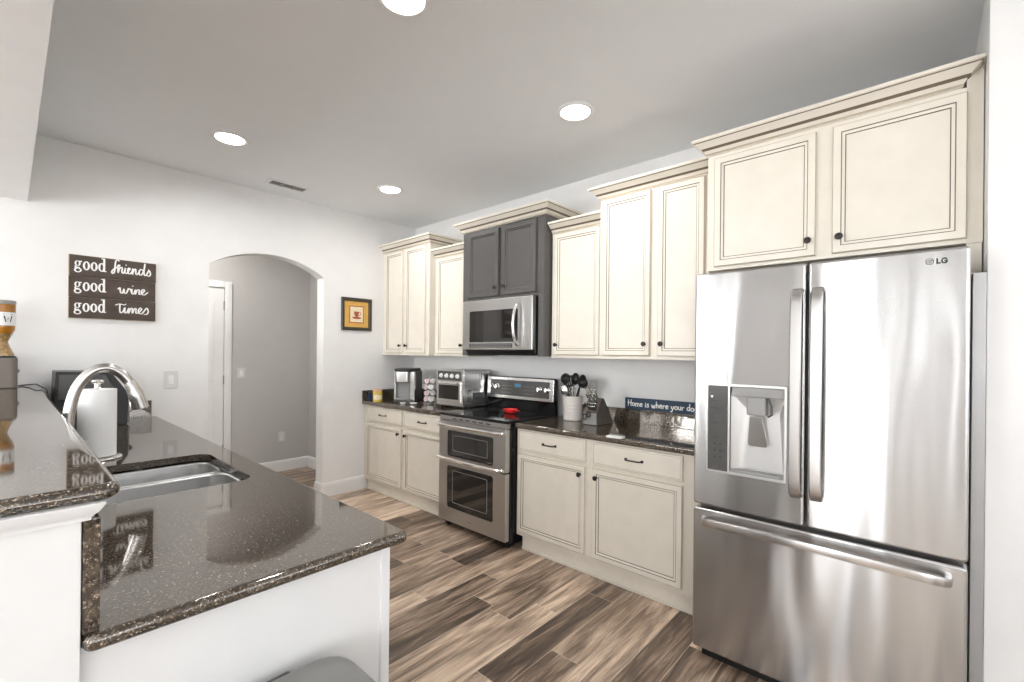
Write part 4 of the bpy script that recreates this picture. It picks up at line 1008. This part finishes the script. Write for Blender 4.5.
# knife block
t = thing('knife_block', 'dark slanted knife block with a grey steel front', 'knife block', (2.86, 1.76, Z0))
kb0, kb1 = 1.70, 1.812
MT['blockwood'] = simple('dark_taupe_wood', (.11, .092, .075), .45, noise=.15, scale=20)
bm = new(); prism(bm, [(2.765, Z0+.0002), (2.985, Z0+.0002), (2.855, 1.098), (2.822, 1.105), (2.758, 1.005)], lambda a, b, h: (a, h, b), kb0, kb1, bev=.003); finish('block', bm, 'blockwood', t)
bm = new(); prism(bm, [(2.7565, Z0+.004), (2.7635, Z0+.004), (2.7570, 1.000), (2.750, 1.000)], lambda a, b, h: (a, h, b), kb0+.003, kb1-.003, bev=.001); finish('front_plate', bm, 'grey', t)
sl = Vector((2.822-2.758, 0, 1.105-1.005)).normalized(); nrm = Vector((-sl.z, 0, sl.x))
nrm = Vector((-.55, 0, .835)).normalized()
ks = 0
for row, (sd, ys, ln, rad) in enumerate(((.098, (1.725, 1.757, 1.788), .105, .0095), (.068, (1.722, 1.750, 1.78), .085, .0085), (.036, (1.715, 1.732, 1.749, 1.766, 1.783, 1.80), .035, .0058), (.016, (1.715, 1.732, 1.749, 1.766), .032, .0058))):
    for y in ys:
        p = Vector((2.758, y, 1.005))+sl*sd+nrm*.001
        lab = ('large silver-handled knife at the top of the knife block', 'mid-size silver-handled knife in the second row of the block', 'small dark steak knife in the lower block row', 'short dark knife handle in the lowest block row')[row]
        k = thing('kitchen_knife', lab, 'knife', p, ('large knives in the block', 'mid knives in the block', 'steak knives in the block', 'lowest knives in the block')[row])
        bm = new(); tube(bm, [p, p+nrm*ln*.2, p+nrm*ln*.8, p+nrm*ln], rad, 10, radii=[rad*.8, rad, rad*.95, rad*1.1], flat=.62); finish('handle', bm, 'chrome' if row < 2 else 'black', k)
        bm = new(); tube(bm, [p+nrm*ln, p+nrm*(ln+.006)], rad*1.12, 10, flat=.62); finish('end_cap', bm, 'chrome', k)
t = thing('kitchen_scissors', 'black-handled scissors hanging at the knife block front', 'scissors', (2.73, 1.765, .99))
for s in (-1, 1):
    bm = new(); c0 = Vector((2.733, 1.768+s*.016, .985-.01*s)); tube(bm, [c0+Vector((0, .014*math.cos(2*PI*i/16), .019*math.sin(2*PI*i/16))) for i in range(17)], .0045, 8); finish('finger_loop', bm, 'black', t)
bm = new(); tube(bm, [(2.733, 1.768, .998), (2.745, 1.768, 1.01)], .007, 8); finish('pivot', bm, 'black', t)

# sign on the splash
t = thing('dog_sign', 'long navy blue sign reading Home is where your dog is, on the granite splash', 'sign', (W-.02, 1.3, 1.016))
MT['navy'] = simple('navy_blue_board', (.028, .060, .105), .55, noise=.12)
bm = new(); box(bm, W-.030, W-.012, 1.01, 1.655, 1.0155, 1.098, bev=.001); finish('board', bm, 'navy', t)
bm = new(); write(bm, 'Home is where your dog is', 0, 1.040, .044, .0068, lambda a, b, h: (W-.0302-h, 1.632-a, b), 0, .001, wob=.0015, sx=.98)
finish('lettering', bm, 'letter', t, smooth=False)
bm = new(); box(bm, 2.43, 2.475, 1.33, 1.435, Z0+.0002, Z0+.010, bev=.002)  # thin white slab at the counter's front edge
solo('white_slab', bm, 'white', 'thin white slab lying at the front of the right counter', 'card')
# ------------------------------------------------------------------

# trash can in front of the peninsula
t = thing('trash_can', 'grey step trash can in front of the white peninsula panel', 'trash can', (.36, .88, 0))
MT['can'] = simple('grey_metallic_can', (.27, .265, .255), .35, .3)
bm = new(); slab(bm, .17, .555, .76, 1.07, 0.001, .648, r=.07, edge=.006); finish('body', bm, 'can', t)
bm = new(); slab(bm, .166, .559, .756, 1.074, .650, .690, r=.072, edge=.022, eseg=5); finish('lid', bm, 'can', t)
bm = new(); box(bm, .26, .44, 1.073, 1.085, .655, .68, bev=.003); finish('hinge', bm, 'dkgrey', t)
bm = new(); box(bm, .30, .40, .70, .75, .01, .025, bev=.004); finish('pedal', bm, 'black', t)
